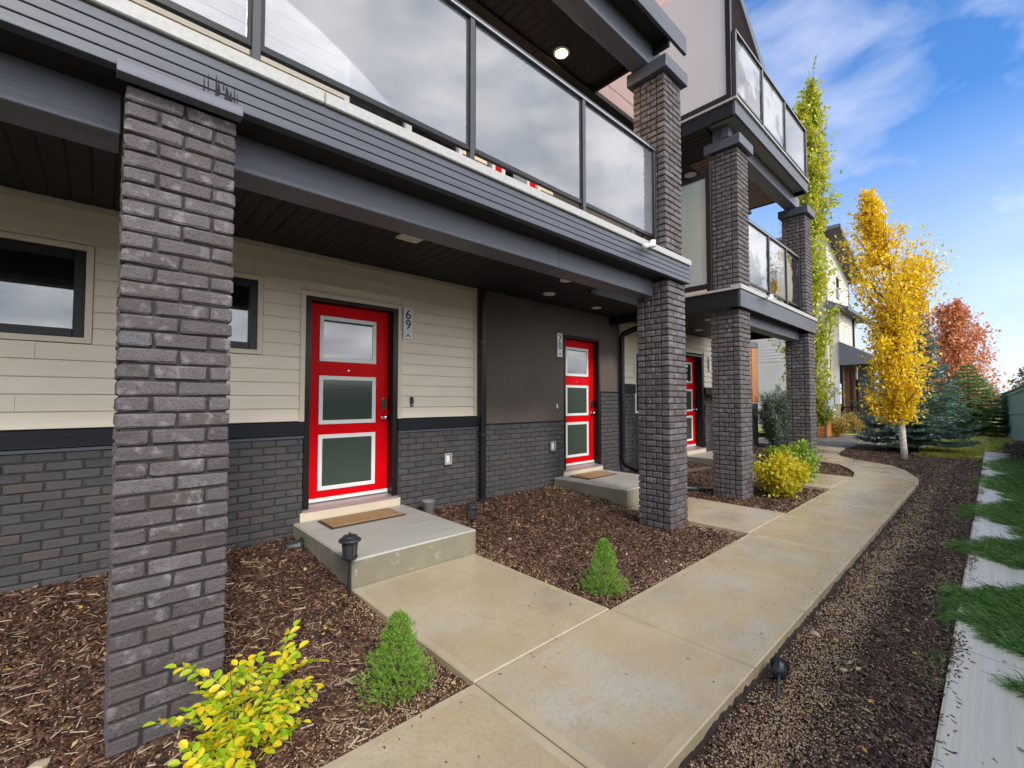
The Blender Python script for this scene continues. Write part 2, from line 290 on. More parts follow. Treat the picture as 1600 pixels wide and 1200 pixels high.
def mesh_np(name, V, F, smooth=False):
    me = bpy.data.meshes.new(name); V = np.asarray(V, np.float32); F = np.asarray(F, np.int32); k = F.shape[1]
    me.vertices.add(len(V)); me.vertices.foreach_set('co', V.ravel()); me.loops.add(F.size); me.loops.foreach_set('vertex_index', F.ravel())
    me.polygons.add(len(F)); me.polygons.foreach_set('loop_start', np.arange(0, F.size, k, dtype=np.int32))
    try: me.polygons.foreach_set('loop_total', np.full(len(F), k, np.int32))
    except Exception: pass
    if smooth: me.polygons.foreach_set('use_smooth', np.ones(len(F), bool))
    me.update(calc_edges=True); me.validate(); return me
def rotmats(n, ez=None, tilt=None):
    """random frames: yaw uniform, tilt about a horizontal axis"""
    a = rng.uniform(0, 2*np.pi, n) if ez is None else ez
    t = rng.normal(0, .35, n) if tilt is None else tilt; r = rng.uniform(-.6, .6, n)
    ca, sa, ct, st, cr, sr = np.cos(a), np.sin(a), np.cos(t), np.sin(t), np.cos(r), np.sin(r)
    Z = np.zeros(n); O = np.ones(n)
    A = np.stack([np.stack([ca, -sa, Z], 1), np.stack([sa, ca, Z], 1), np.stack([Z, Z, O], 1)], 1)
    B = np.stack([np.stack([ct, Z, st], 1), np.stack([Z, O, Z], 1), np.stack([-st, Z, ct], 1)], 1)
    C = np.stack([np.stack([O, Z, Z], 1), np.stack([Z, cr, -sr], 1), np.stack([Z, sr, cr], 1)], 1)
    return A @ B @ C
def scatter(name, tv, tf, P, M, sc):
    """tv (k,3) template vertices, M (n,3,3), sc (n,3) or (n,)"""
    sc = np.asarray(sc); sc = sc[:, None]*np.ones(3) if sc.ndim == 1 else sc
    V = np.einsum('nij,nkj->nki', M, tv[None]*sc[:, None, :])+P[:, None, :]; n, k = V.shape[:2]
    F = (np.asarray(tf)[None]+np.arange(n)[:, None, None]*k).reshape(-1, len(tf[0])); return mesh_np(name, V.reshape(-1, 3), F)
LEAF_V = np.array([[-.5, 0, 0], [-.1, .34, .05], [.5, 0, -.04], [-.1, -.34, .05]], float); LEAF_F = [(0, 3, 2), (0, 2, 1)]
def leaves(name, P, size, m, parent=None, tiltsd=.9):
    n = len(P); me = scatter(name, LEAF_V, LEAF_F, np.asarray(P), rotmats(n, tilt=rng.normal(.4, tiltsd, n)), size*rng.uniform(.45, 1.45, n))
    return put(name, me, m, parent)

# ------------------------------------------------------------------ shared masonry
COURSE = .0745
BRV = {}
def brick_mesh(l, d, h, k, m):
    key = (round(l, 3), round(d, 3), round(h, 3), k, m.name)
    if key in BRV: return BRV[key]
    bm = bmesh.new(); bmesh.ops.create_cube(bm, size=1)
    for v in bm.verts: v.co = Vector((v.co.x*l, v.co.y*d, v.co.z*h))
    bmesh.ops.bevel(bm, geom=bm.edges[:], offset=.0075, segments=1, affect='EDGES')
    r = random.Random(hash(key[:4]) & 0xffff)
    for v in bm.verts: v.co += Vector((r.uniform(-1, 1)*.0042, r.uniform(-1, 1)*.0022, r.uniform(-1, 1)*.0034))
    me = bpy.data.meshes.new('brick'); bm.to_mesh(me); bm.free(); me.materials.append(m); BRV[key] = me; return me
def lay(bricks, parent, m, limit=300):
    """bricks: list of (cx,cy,cz,l,d,h,rotz) sorted with those that show largest first"""
    rest = []
    for i, (x, y, z, l, d, h, rz) in enumerate(bricks):
        me = brick_mesh(l, d, h, random.randrange(5), m)
        if i < limit: put('brick', me, None, parent, (x, y, z), (0, 0, rz+(math.pi if random.random() < .5 else 0)))
        else: rest.append((me, x, y, z, rz))
    if rest:
        V, F, o = [], [], 0
        bm = bmesh.new()
        for me, x, y, z, rz in rest:
            n0 = len(bm.verts); bm.from_mesh(me); bm.verts.ensure_lookup_table(); M = Matrix.Translation((x, y, z)) @ Matrix.Rotation(rz, 4, 'Z')
            for v in bm.verts[n0:]: v.co = M @ v.co
        me = bpy.data.meshes.new('brickwork'); bm.to_mesh(me); bm.free()
        tag(put('brickwork', me, m, parent), kind='stuff')
def pillar(name, label, x0, y0, z0, z1, w=.43, group='brick pillars holding up the balconies', cap=None, h=.0745, limit=290, dcol=None):
    cx, cy = x0+w/2, y0+w/2
    t = thing(name, label, 'brick pillar', (cx, cy, z0), group)
    box('mortar_core', x0+.015, x0+w-.015, y0+.015, y0+w-.015, z0, z1, MOR, t, 0)
    d, j = .10, .012; vis, hid = [], []; n = int(round((z1-z0)/h)); h = (z1-z0)/n
    for i in range(n):
        z = z1-(i+.5)*h; bh = h-j
        A = [.113, .204, w-.113-.204-2*j] if i % 2 else [.212, w-.212-j]
        for k, lst in ((0, vis), (2, hid)):      # front (k=0) and back (k=2)
            p = 0
            for l in A:
                c = p+l/2; p += l+j; o = random.uniform(-.003, .002)
                lst.append((x0+c, y0+d/2+o, z, l, d, bh, 0) if k == 0 else (x0+w-c, y0+w-d/2, z, l, d, bh, math.pi))
        s = w-2*d-2*j; B = [s*.64-j/2, s*.36-j/2] if i % 2 else [s*.36-j/2, s*.64-j/2]
        for side, lst in ((0, vis), (1, hid)):
            p = d+j
            for l in B:
                c = p+l/2; p += l+j
                lst.append((x0+d/2+random.uniform(-.003, .002) if side == 0 else x0+w-d/2, y0+c, z, l, d, bh, math.pi/2))
    lay(vis, t, BRK, limit); 
    rest = [b for b in hid]
    lay(rest, t, BRK, 0)
    if cap:
        box('cap', x0-.07, x0+w+.06, y0-.07, y0+w+.05, z1+.004, z1+.165, BAND if False else FAS, t, .006)
    return t

def brick_field(parent, x0, x1, z0, z1, y=5.0, limit=300, name='brick_base', h=.0745, key=None):
    """running-bond brick facing on a wall that looks to -y; bricks stand proud of y by 3 cm"""
    base = MB().box(x0+.004, x1-.004, y-.026, y, z0, z1).build(name, MOR, parent)
    n = int((z1-z0)/h); L_ = .216; out = []
    for i in range(n+1):
        z = z1-(i+.5)*h
        if z-h/2 < z0-.06: break
        off = (i % 2)*L_/2+.03; k0 = int((x0-off)//L_)
        for k in range(k0, k0+int((x1-x0)/L_)+3):
            a = max(x0, k*L_+off)+.005; b = min(x1, (k+1)*L_+off)-.005
            if b-a < .03: continue
            out.append(((a+b)/2, y-.02+random.uniform(-.003, .002), z, b-a, .036, h-.011, 0))
    if key: out.sort(key=key)
    lay(out, base, BRKW, limit); return base

# lap siding: one board mesh of unit length, stretched along the wall
def siding_proto(h, m):
    return MB().prism([(0, .007), (-.012, .006), (-.026, .002), (-.027, .008), (-.008, h-.001), (0, h-.001)], 0, 0, 1).mesh('siding_board')
SPM = {}
def siding(parent, segs, z0, z1, y, h=.135, m=None, holes=(), name='siding_wall', rot=None, origin_=None, limit=300):
    """segs [(x0,x1)], holes [(x0,x1,z0,z1)]: boards are cut round the openings"""
    m = m or SID; k = (round(h, 3), m.name)
    if k not in SPM: SPM[k] = siding_proto(h, m); SPM[k].materials.append(m)
    x0, x1 = segs
    b = MB()
    # sheathing behind the boards, cut round the openings
    xs = sorted({x0, x1, *[q for hh in holes for q in hh[:2] if x0 < q < x1]})
    for a, c in zip(xs[:-1], xs[1:]):
        cuts = sorted([(hh[2], hh[3]) for hh in holes if hh[0] <= a+1e-6 and hh[1] >= c-1e-6]); z = z0
        for q0, q1 in cuts:
            if q0 > z: b.box(a, c, y+.001, y+.05, z, q0)
            z = max(z, q1)
        if z < z1: b.box(a, c, y+.001, y+.05, z, z1)
    w = b.build(name, m, parent)
    z = z0
    while z < z1-.02:
        hh_ = min(h, z1-z); sp = [(x0, x1)]
        for hx0, hx1, hz0, hz1 in holes:
            if z < hz1-.005 and z+hh_ > hz0+.005:
                ns = []
                for a, c in sp:
                    if hx0 > a: ns.append((a, min(c, hx0)))
                    if hx1 < c: ns.append((max(a, hx1), c))
                sp = [(a, c) for a, c in ns if c-a > .01]
        for a, c in sp:
            cs = [a]
            while c-cs[-1] > 3.4: cs.append(cs[-1]+random.uniform(2.2, 3.2))
            cs.append(c)
            for a2, c2 in zip(cs[:-1], cs[1:]):
                put('siding_board', SPM[k], None, w, (a2+.001, y, z+random.uniform(-.001, .001)), None, (c2-a2-.002, 1, hh_/h if hh_ < h else 1))
        z += h
    return w
def casing(b, x0, x1, z0, z1, y, w=.05, d=.03):
    b.box(x0-w, x0, y-d, y, z0-w, z1+w); b.box(x1, x1+w, y-d, y, z0-w, z1+w)
    b.box(x0, x1, y-d, y, z1, z1+w); b.box(x0, x1, y-d, y, z0-w, z0); return b
def window(parent, x0, x1, z0, z1, y=5.0, cas=TAN, split=None, bar=.07):
    f = MB(); yi = y+.05
    f.box(x0, x0+bar, y-.012, yi, z0, z1).box(x1-bar, x1, y-.012, yi, z0, z1).box(x0+bar, x1-bar, y-.012, yi, z1-bar, z1).box(x0+bar, x1-bar, y-.012, yi, z0, z0+bar)
    if split: f.box(split-.03, split+.03, y-.008, yi, z0+bar, z1-bar)
    o = f.build('window', BLK, parent, .004)
    MB().box(x0+bar-.01, x1-bar+.01, y+.022, y+.028, z0+bar-.01, z1-bar+.01).build('pane', GLW, o)
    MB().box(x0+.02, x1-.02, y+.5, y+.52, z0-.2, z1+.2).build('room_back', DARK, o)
    if cas: casing(MB(), x0, x1, z0, z1, y, .045, .032).build('casing', cas, o, .003)
    return o

# ================================================================== GROUND
def hz_(x, y):
    """height of the mulch beds and the bank"""
    x = np.asarray(x, float); y = np.asarray(y, float)
    sm = lambda t: np.clip(t, 0, 1)**2*(3-2*np.clip(t, 0, 1))
    h = -.055+.135*sm((y-2.9)/2.0)+0*x
    h = h+.50*sm((-.25-y)/1.1)*sm((x-7)/10)+.16*sm((-.25-y)/.9)*(1-sm((x-7)/10))
    h = np.where((y > -.75) & (y < .215), h-.03, h)
    n = np.sin(x*5.1+1.3*np.sin(y*3.7))*np.sin(y*4.3+1.1*np.sin(x*2.9))*.009+np.sin(x*13.7+y*3)*np.sin(y*12.1-x*2)*.004
    return h+n
def ground_grid(name, x0, x1, y0, y1, step, m, dz=0, rough=.008):
    xs = np.arange(x0, x1+step/2, step); ys = np.arange(y0, y1+step/2, step); X, Y = np.meshgrid(xs, ys)
    Z = hz_(X, Y)+dz+rng.normal(0, rough, X.shape); nx, ny = len(xs), len(ys)
    V = np.stack([X.ravel(), Y.ravel(), Z.ravel()], 1); i = np.arange(ny-1)[:, None]*nx+np.arange(nx-1)[None]
    F = np.stack([i, i+1, i+1+nx, i+nx], -1).reshape(-1, 4)
    o = put(name, mesh_np(name, V, F, True), m); return tag(o, kind='structure')
ground_grid('mulch_bed', -4, 16, .2, 5.3, .035, SOIL)
ground_grid('grass_bank', -4, 16, -2.4, -.22, .06, SOIL)
g = MB().add([(-400, -400, -.35), (500, -400, -.35), (500, 400, -.35), (-400, 400, -.35)], [(0, 1, 2, 3)]).build('ground', EARTH); tag(g, kind='structure')
def poly_ground(name, pts, z, m, th=.1):
    o = MB().prism(pts, 2, z-th, z).build(name, m, None); return tag(o, kind='structure')
ground_grid('far_mulch_bed', 16, 17.2, .2, 3.2, .12, SOIL)
ground_grid('far_mulch_bed', 17.2, 24, 1.5, 3.2, .12, SOIL)
ground_grid('lawn', 17.2, 60, -3.5, 1.62, .12, LAWN, .012, .015)
ground_grid('grass_bank', 16, 17.2, -3.5, .2, .12, SOIL)
poly_ground('garden_ground', [(24, .2), (60, .2), (60, 9), (24, 9)], -.02, LAWN)

# concrete path and front walks, slab by slab
def slab(parent, pts, z=0., th=.11, edge=.055, name='slab', m=(CONC, CONE)):
    bm = bmesh.new(); r = .006
    vs_ = [bm.verts.new((x, y, z)) for x, y in pts]; f = bm.faces.new(vs_)
    if f.normal.z < 0: f.normal_flip()
    bm.normal_update()
    if f.normal.z < 0: bmesh.ops.reverse_faces(bm, faces=[f])
    ex = bmesh.ops.extrude_face_region(bm, geom=[f]); top = f
    for v in [q for q in ex['geom'] if isinstance(q, bmesh.types.BMVert)]: v.co.z -= 0
    for v in vs_: pass
    bm.free()
    n = len(pts); A = sum(pts[i][0]*pts[(i+1) % n][1]-pts[(i+1) % n][0]*pts[i][1] for i in range(n))
    if A < 0: pts = pts[::-1]
    def inset(P, d):
        out = []
        for i in range(n):
            a, b, c = Vector(P[i-1]), Vector(P[i]), Vector(P[(i+1) % n])
            e1, e2 = (b-a).normalized(), (c-b).normalized(); n1, n2 = Vector((-e1.y, e1.x)), Vector((-e2.y, e2.x))
            bs = (n1+n2); bs = bs/max(.3, bs.dot(n1)); out.append((b.x+bs.x*d, b.y+bs.y*d))
        return out
    rings = [(inset(pts, .004), z-th), (inset(pts, .004), z-r), (inset(pts, .004+r), z), (inset(pts, edge), z+.0005)]
    V = [(x, y, zz) for P, zz in rings for x, y in P]; F = []; MI = []
    for k in range(3):
        for i in range(n): F.append((k*n+i, k*n+(i+1) % n, (k+1)*n+(i+1) % n, (k+1)*n+i)); MI.append(1)
    F.append(tuple(range(3*n, 4*n))); MI.append(0); F.append(tuple(range(n))[::-1]); MI.append(1)
    b = MB(); b.v = V; b.f = F; b.mi = MI
    return b.build(name, list(m), parent)
path = thing('path', None, None, (5, 1.4, -.1), kind='structure')
YR, YL = .945, 1.915
js = [-2.6, -1.1, .15, 1.50, 2.735, 4.115, 5.37, 6.56, 7.9, 9.15, 10.86]
for a, b in zip(js[:-1], js[1:]): slab(path, [(a, YR), (b, YR), (b, YL), (a, YL)])
cur = [((10.86, .945), (10.86, 1.915)), ((11.6, 1.02), (11.5, 2.0)), ((12.64, 1.31), (12.1, 2.19)), ((13.28, 1.59), (12.75, 2.51)), ((13.62, 1.88), (12.95, 2.80)), ((14.0, 2.42), (13.1, 3.05)), ((14.7, 2.85), (13.9, 3.75)), ((15.7, 3.10), (15.2, 4.1)), ((17.2, 3.2), (17.2, 4.2))]
slab(path, [cur[0][0], cur[1][0], cur[2][0], cur[2][1], cur[1][1], cur[0][1]])
slab(path, [cur[2][0], cur[3][0], cur[4][0], cur[5][0], cur[5][1], cur[4][1], cur[3][1], cur[2][1]])
slab(path, [cur[5][0], cur[6][0], cur[7][0], cur[8][0], cur[8][1], cur[7][1], cur[6][1], cur[5][1]])
for a, b in ((1.50, 2.74), (5.43, 6.74), (9.15, 10.83)):
    w = thing('front_walk', None, None, ((a+b)/2, 2.7, -.1), kind='structure')
    slab(w, [(a, YL+.004), (b, YL+.004), (b, 3.50), (a, 3.50)], -.002)
poly_ground('driveway', [(17.2, 3.2), (60, 3.2), (60, 6.2), (17.2, 6.2)], -.03, ASPH)
poly_ground('far_path', [(19, 2.6), (34, 2.3), (34, 3.0), (19, 3.3)], .012, CONC)

# concrete gutter at the right, in cast lengths
gut = thing('gutter', None, None, (6, -.2, -.1), kind='structure')
xs = [-3, .4, 3.9, 7.2, 10.4, 13.6, 16.8, 19.2]
for a, b in zip(xs[:-1], xs[1:]):
    MB().prism([(.215, -.2), (.215, -.022), (.20, -.016), (-.12, -.040), (-.42, -.055), (-.72, -.03), (-.72, -.2)], 0, a+.004, b-.004).build('gutter_length', CONG, gut)
def puddle(x, y, a, b, seed):
    r = random.Random(seed); pts = []
    for k in range(22):
        t = 2*math.pi*k/22; q = 1+.3*math.sin(2*t+seed)+.12*r.uniform(-1, 1); pts.append((x+a*q*math.cos(t), y+b*q*math.sin(t)))
    o = MB().add([(px, py, -.0395+.0) for px, py in pts], [tuple(range(22))]).build('puddle', PUD); return tag(o, kind='structure')
for i, (x, y, a, b) in enumerate(((4.2, -.22, .55, .14), (5.9, -.2, .6, .13), (8.0, -.2, .7, .14), (11.5, -.22, .8, .15))):
    o = puddle(x, y, a, b, i)
    for v in o.data.vertices: v.co.z = -.044

# bark mulch, gravel and litter (nobody could count them)
def inbed(x, y):
    on = ((y > YR-.03) & (y < YL+.02) & (x < 10.95))
    for a, b in ((1.50, 2.74), (5.43, 6.74), (9.15, 10.83)): on |= (x > a-.0) & (x < b+.0) & (y > 1.9) & (y < 3.52)
    for a, b in ((1.50, 2.77), (5.52, 6.85), (9.9, 11.4)): on |= (x > a) & (x < b) & (y > 3.5)
    # the curved end of the path
    cx = np.array([c[0][0] for c in cur]); cyr = np.array([c[0][1] for c in cur]); lx = np.array([c[1][0] for c in cur]); cyl = np.array([c[1][1] for c in cur])
    yr = np.interp(x, cx, cyr); yl = np.interp(x, lx, cyl)
    on |= (x >= 10.86) & (y > yr-.02) & (y < yl+.02)
    on |= (y > 4.955)
    return ~on
CH_V = np.array([[-.5, -.5, 0], [.5, -.35, .1], [.5, .5, 0], [-.5, .35, .08], [-.45, -.4, .5], [.4, -.3, .6], [.45, .4, .55], [-.4, .3, .5]])
CH_F = [(4, 5, 6, 7), (0, 1, 5, 4), (1, 2, 6, 5), (2, 3, 7, 6), (3, 0, 4, 7)]
def sample(n, x0, x1, y0, y1, falloff=True):
    """positions on the beds, denser where they show largest"""
    out = []
    while sum(len(o) for o in out) < n:
        x = x0+(x1-x0)*rng.random(n); y = y0+(y1-y0)*rng.random(n)
        d = np.hypot(x, y); keep = inbed(x, y) & (rng.random(n) < np.clip((2.3/np.maximum(d, .5))**1.5, .04, 1))
        keep &= (x*math.sin(R(47.2))-y*math.cos(R(47.2)) < 1.3*(x*math.cos(R(47.2))+y*math.sin(R(47.2)))+.5) & (-(x*math.sin(R(47.2))-y*math.cos(R(47.2))) < 1.3*(x*math.cos(R(47.2))+y*math.sin(R(47.2)))+.8)
        out.append(np.stack([x[keep], y[keep]], 1))
    return np.concatenate(out)[:n]
def bits(name, n, box_, lx, ly, lz, m, lift=.004, tiltsd=.3, ybias=None):
    p = sample(n, *box_); d = np.clip(np.hypot(p[:, 0], p[:, 1])/3.2, 1, 2.2)
    P = np.column_stack([p, hz_(p[:, 0], p[:, 1])+lift+rng.uniform(0, .008, n)])
    s = np.column_stack([rng.uniform(*lx, n)*d**.6, rng.uniform(*ly, n)*d**.6, rng.uniform(*lz, n)])
    me = scatter(name, CH_V, CH_F, P, rotmats(n, tilt=rng.normal(0, tiltsd, n)), s)
    return tag(put(name, me, m), kind='stuff', label=None)
LB, RB = (-2.5, 16, 1.95, 5.0), (.3, 16, .20, .95)
tag(bits('bark_mulch', 62000, LB, (.014, .055), (.005, .017), (.002, .007), CHIP), 'dark brown bark chips covering the beds between brick pillars and walls', 'mulch')
tag(bits('bark_mulch', 22000, RB, (.012, .038), (.004, .014), (.002, .006), CHIP), 'dark bark chips filling the narrow bed right of the path', 'mulch')
tag(bits('bark_mulch', 1800, LB, (.035, .07), (.012, .026), (.006, .014), CHIP, lift=.008), 'larger bark chunks lying on top of the mulch', 'mulch')
tag(bits('wood_splinters', 1500, (-2.5, 1.2, 1.95, 5.0), (.03, .085), (.004, .010), (.002, .005), mat('splinter_pale', [(0, (.16, .09, .05)), (.4, (.30, .20, .12)), (.8, (.42, .32, .21)), (1, (.52, .44, .33))], rough=.7, rand=.9, scale=4), lift=.012, tiltsd=.12), 'pale long wood splinters strewn among the dark mulch', 'wood splinters')
def gravel(n, box_, lab, patches=None):
    p = sample(n*3, *box_)
    if patches == 'right':
        dens = np.clip(np.exp(-((p[:, 1]-.74)/.12)**2)*1.1+.25*(np.sin(p[:, 0]*2.1+3)*np.sin(p[:, 1]*9+p[:, 0]) > .3), 0.06, 1)*np.clip(1.6-p[:, 0]/9, .3, 1)
    else:
        e = np.minimum.reduce([abs(p[:, 1]-YL), abs(p[:, 0]-1.5)+.6*(p[:, 1] > 3.5), abs(p[:, 0]-2.74), abs(p[:, 0]-5.43)]); dens = np.clip(np.exp(-(e/.22)**2), .10, 1)
    p = p[rng.random(len(p)) < dens][:n]; n = len(p)
    P = np.column_stack([p, hz_(p[:, 0], p[:, 1])+.012+rng.uniform(0, .004, n)]); s = rng.uniform(.0045, .010, n)*np.clip(np.hypot(p[:, 0], p[:, 1])/3, 1, 2)**.7
    V = np.array([[1, 0, 0], [-1, 0, 0], [0, 1, 0], [0, -1, 0], [0, 0, .7], [0, 0, -.7]])*.62; F = [(0, 2, 4), (2, 1, 4), (1, 3, 4), (3, 0, 4), (2, 0, 5), (1, 2, 5), (3, 1, 5), (0, 3, 5)]
    tag(put('gravel', scatter('gravel', V, F, P, rotmats(n), s), GRAV), lab, 'gravel', kind='stuff')
tag(bits('bark_mulch', 12000, (9.5, 21, .2, 3.3), (.02, .05), (.008, .02), (.003, .008), CHIP), 'dark bark chips round the foot of the yellow aspen', 'mulch')
gravel(14000, LB, 'tan pea gravel sprinkled over the mulch along the walk edges')
gravel(15000, RB, 'tan pea gravel scattered along the right edge of the path', 'right')
p = np.concatenate([sample(260, *LB), sample(120, *RB), np.column_stack([rng.uniform(8, 20, 500), rng.uniform(-.6, .9, 500)])])
P = np.column_stack([p, hz_(p[:, 0], p[:, 1])+.02])
tag(put('leaf_litter', scatter('leaf_litter', LEAF_V, LEAF_F, P, rotmats(len(P), tilt=rng.normal(0, .3, len(P))), rng.uniform(.02, .045, len(P))), LITT), 'small fallen yellow and brown leaves scattered on the mulch and lawn', 'fallen leaves', kind='stuff')
# mulch and leaves strayed onto the concrete
n = 260; x = rng.uniform(.3, 13, n); side = rng.integers(0, 4, n); y = np.where(side == 0, YR+np.abs(rng.normal(0, .05, n)), np.where(side == 1, YL-np.abs(rng.normal(0, .05, n)), rng.uniform(YR, 2.9, n)))
ok = ((y < YL) & (x < 10.8)) | ((x > 1.52) & (x < 2.72)); x, y = x[ok], y[ok]; n = len(x)
tag(put('strayed_chips', scatter('strayed_chips', CH_V, CH_F, np.column_stack([x, y, np.full(n, .003)]), rotmats(n, tilt=np.zeros(n)), np.column_stack([rng.uniform(.006, .022, n), rng.uniform(.003, .008, n), rng.uniform(.002, .004, n)])), CHIP), 'few dark bark crumbs strayed onto the concrete path', 'mulch', kind='stuff')
n = 6500; x = rng.uniform(.5, 16, n); kp = rng.random(n) < np.clip(.15+.85*np.sin(x*4.1+1.7*np.sin(x*1.3)), .08, 1); x = x[kp]; n = len(x); y = .215-np.abs(rng.normal(0, .03, n))
tag(put('strayed_chips', scatter('strayed_chips', CH_V, CH_F, np.column_stack([x, y, np.full(n, -.018)]), rotmats(n, tilt=rng.normal(0, .15, n)), np.column_stack([rng.uniform(.01, .03, n), rng.uniform(.004, .012, n), rng.uniform(.002, .005, n)])), CHIP), 'bark crumbs spilling over the edge of the concrete gutter', 'mulch', kind='stuff')
n = 340; x = rng.uniform(1.5, 16, n); y = rng.uniform(-.5, .2, n)
tag(put('wet_leaves', scatter('wet_leaves', LEAF_V, LEAF_F, np.column_stack([x, y, np.full(n, -.028)]), rotmats(n, tilt=rng.normal(0, .15, n)), rng.uniform(.012, .035, n)), mat('wet_leaf_brown', [(0, (.05, .03, .02)), (.5, (.20, .09, .03)), (1, (.40, .26, .07))], rough=.3, rand=1)), 'brown wet leaves lying in the concrete gutter', 'fallen leaves', kind='stuff')
# a few stones lying on the mulch
for lab, x, y, s in (('pale flat stone in the mulch left of the front pillar', -.15, 2.75, .045), ('grey stone in the mulch between the small spruce and the lantern', 1.55, 2.9, .035),
                     ('white pebble beside the path edge near the fallen lantern', 3.5, .84, .03), ('small tan stone in the middle of the right bed', 3.15, .62, .022),
                     ('pale pebble left of the second small spruce', 2.72, 2.75, .022), ('grey flat stone in the mulch beside the unit door step', 3.3, 3.6, .03)):
    bm = bmesh.new(); bmesh.ops.create_icosphere(bm, subdivisions=2, radius=1)
    rr = random.Random(int(x*100)); 
    for v in bm.verts: v.co = Vector((v.co.x*s, v.co.y*s*.75, v.co.z*s*.45))*(1+rr.uniform(-.12, .12))
    me = bpy.data.meshes.new('stone'); bm.to_mesh(me); bm.free()
    tag(put('stone', me, GREYP if 'grey' in lab else CONE, None, (x, y, float(hz_(x, y))+.015), (0, 0, rr.uniform(0, 3))), lab, 'stone')

# ================================================================== BUILDINGS
def door(parent, x0, x1, z0, z1, xa, xb, swing_handle=True, yS=5.10):
    """recessed red door with three glazed lights; opening x0..x1, slab xa..xb"""
    d = MB(); 
    d.box(xa, xb, yS, yS+.045, z0+.105, z1-.045)
    o = d.build('door', RED, parent, .003)
    j = MB(); j.box(x0-.002, xa-.004, 4.975, yS+.06, z0, z1).box(xb+.004, x1+.002, 4.975, yS+.06, z0, z1).box(xa-.004, xb+.004, 4.975, yS+.06, z1-.04, z1)
    j.build('door_jamb', JAMB, parent, .002)
    # black reveal behind the door
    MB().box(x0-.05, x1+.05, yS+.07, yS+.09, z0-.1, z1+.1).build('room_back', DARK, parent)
    h = z1-z0-.15; px0, px1 = xa+.168, xb-.212
    for i, (t, b_) in enumerate(((z1-.222, z1-.645), (z1-.897, z1-1.352), (z1-1.557, z1-2.085))):
        f = MB(); w = .045
        f.box(px0-w, px0, yS-.016, yS+.0, b_-w, t+w).box(px1, px1+w, yS-.016, yS, b_-w, t+w).box(px0, px1, yS-.016, yS, t, t+w).box(px0, px1, yS-.016, yS, b_-w, b_)
        f.build('light_frame', WHT, o, .003)
        MB().box(px0, px1, yS-.006, yS-.001, b_, t).build('pane', GLD if i == 0 else GLD2, o)
    MB().box(xa, xb, yS-.012, yS-.001, z0+.105, z0+.145).build('sweep', WHT, o, .002)
    hz = z0+1.02
    MB().lathe([(.034, 0), (.034, -.008), (.012, -.012), (.012, -.045), (.027, -.052), (.030, -.068), (.022, -.082), (.001, -.084)], (xb-.06, yS, hz), 16, ax=1).build('door_knob', STEEL, o, 0, True)
    k = MB().prism([(xb-.06+.031*math.cos(t), hz+.165+(.036 if math.sin(t) > 0 else -.036)+.031*math.sin(t)) for t in [i*math.pi/8 for i in range(16)]], 1, yS-.024, yS).build('lock_keypad', BLKP, o, .002)
    s = MB().prism([(xb-.06+.035*math.cos(t), hz+.165+(.036 if math.sin(t) > 0 else -.036)+.035*math.sin(t)) for t in [i*math.pi/8 for i in range(16)]], 1, yS-.012, yS-.001).build('lock_rim', STEEL, o)
    MB().lathe([(.008, 0), (.008, -.004)], (xb-.5, yS, z1-.785), 12, ax=1).build('peephole', STEEL, o)
    # aluminium sill and cream riser
    MB().prism([(4.945, z0+.045), (4.945, z0+.062), (yS+.02, z0+.10), (yS+.02, z0+.045)], 0, x0-.01, x1+.01).build('door_sill', ALU, parent, .001)
    MB().box(x0-.03, x1+.04, 4.955, 5.02, z0-.10, z0+.043).build('sill_riser', CRMB, parent, .002)
    return o
GLD2 = glass_mat('glass_door_lower', .03, (.085, .115, .092), .92, rough=.12)

# ---- unit 69 (left)
u69 = thing('townhouse', 'tan sided townhouse with red door 69 above a grey brick base', 'townhouse', (.4, 5, 0), 'townhouse units in the row')
D0, D1, DZ0, DZ1 = 1.60, 2.69, .27, 2.625
siding(u69, (-3.2, 3.875), 1.275, 3.10, 5.0, holes=[(-1.4, -.055, 1.95, 2.755), (.25, 1.19, 1.95, 2.745), (D0-.05, D1+.05, 1.2, DZ1+.055)])
window(u69, -1.35, -.103, 2.0, 2.71); window(u69, .30, 1.142, 2.0, 2.70)
MB().box(D0-.05, D0, 4.966, 5.02, 1.27, DZ1+.05).box(D1, D1+.05, 4.966, 5.02, 1.27, DZ1+.05).box(D0, D1, 4.966, 5.02, DZ1, DZ1+.05).build('door_casing', TAN, u69, .003)
box('corner_trim', 3.876, 3.925, 4.966, 5.03, 1.275, 3.10, TAN, u69)
for a, b in ((-3.2, D0-.004), (D1+.004, 3.925)):
    box('band', a, b, 4.945, 5.03, 1.125, 1.268, BAND, u69, .006); box('band_flashing', a, b, 4.955, 5.02, 1.095, 1.121, FAS, u69, .002)
brick_field(u69, -3.2, D0-.006, -.1, 1.093, key=lambda b: -b[0] if b[0] > -1 else 9); brick_field(u69, D1+.006, 3.925, -.1, 1.093)
door(u69, D0, D1, DZ0, DZ1, 1.665, 2.625)
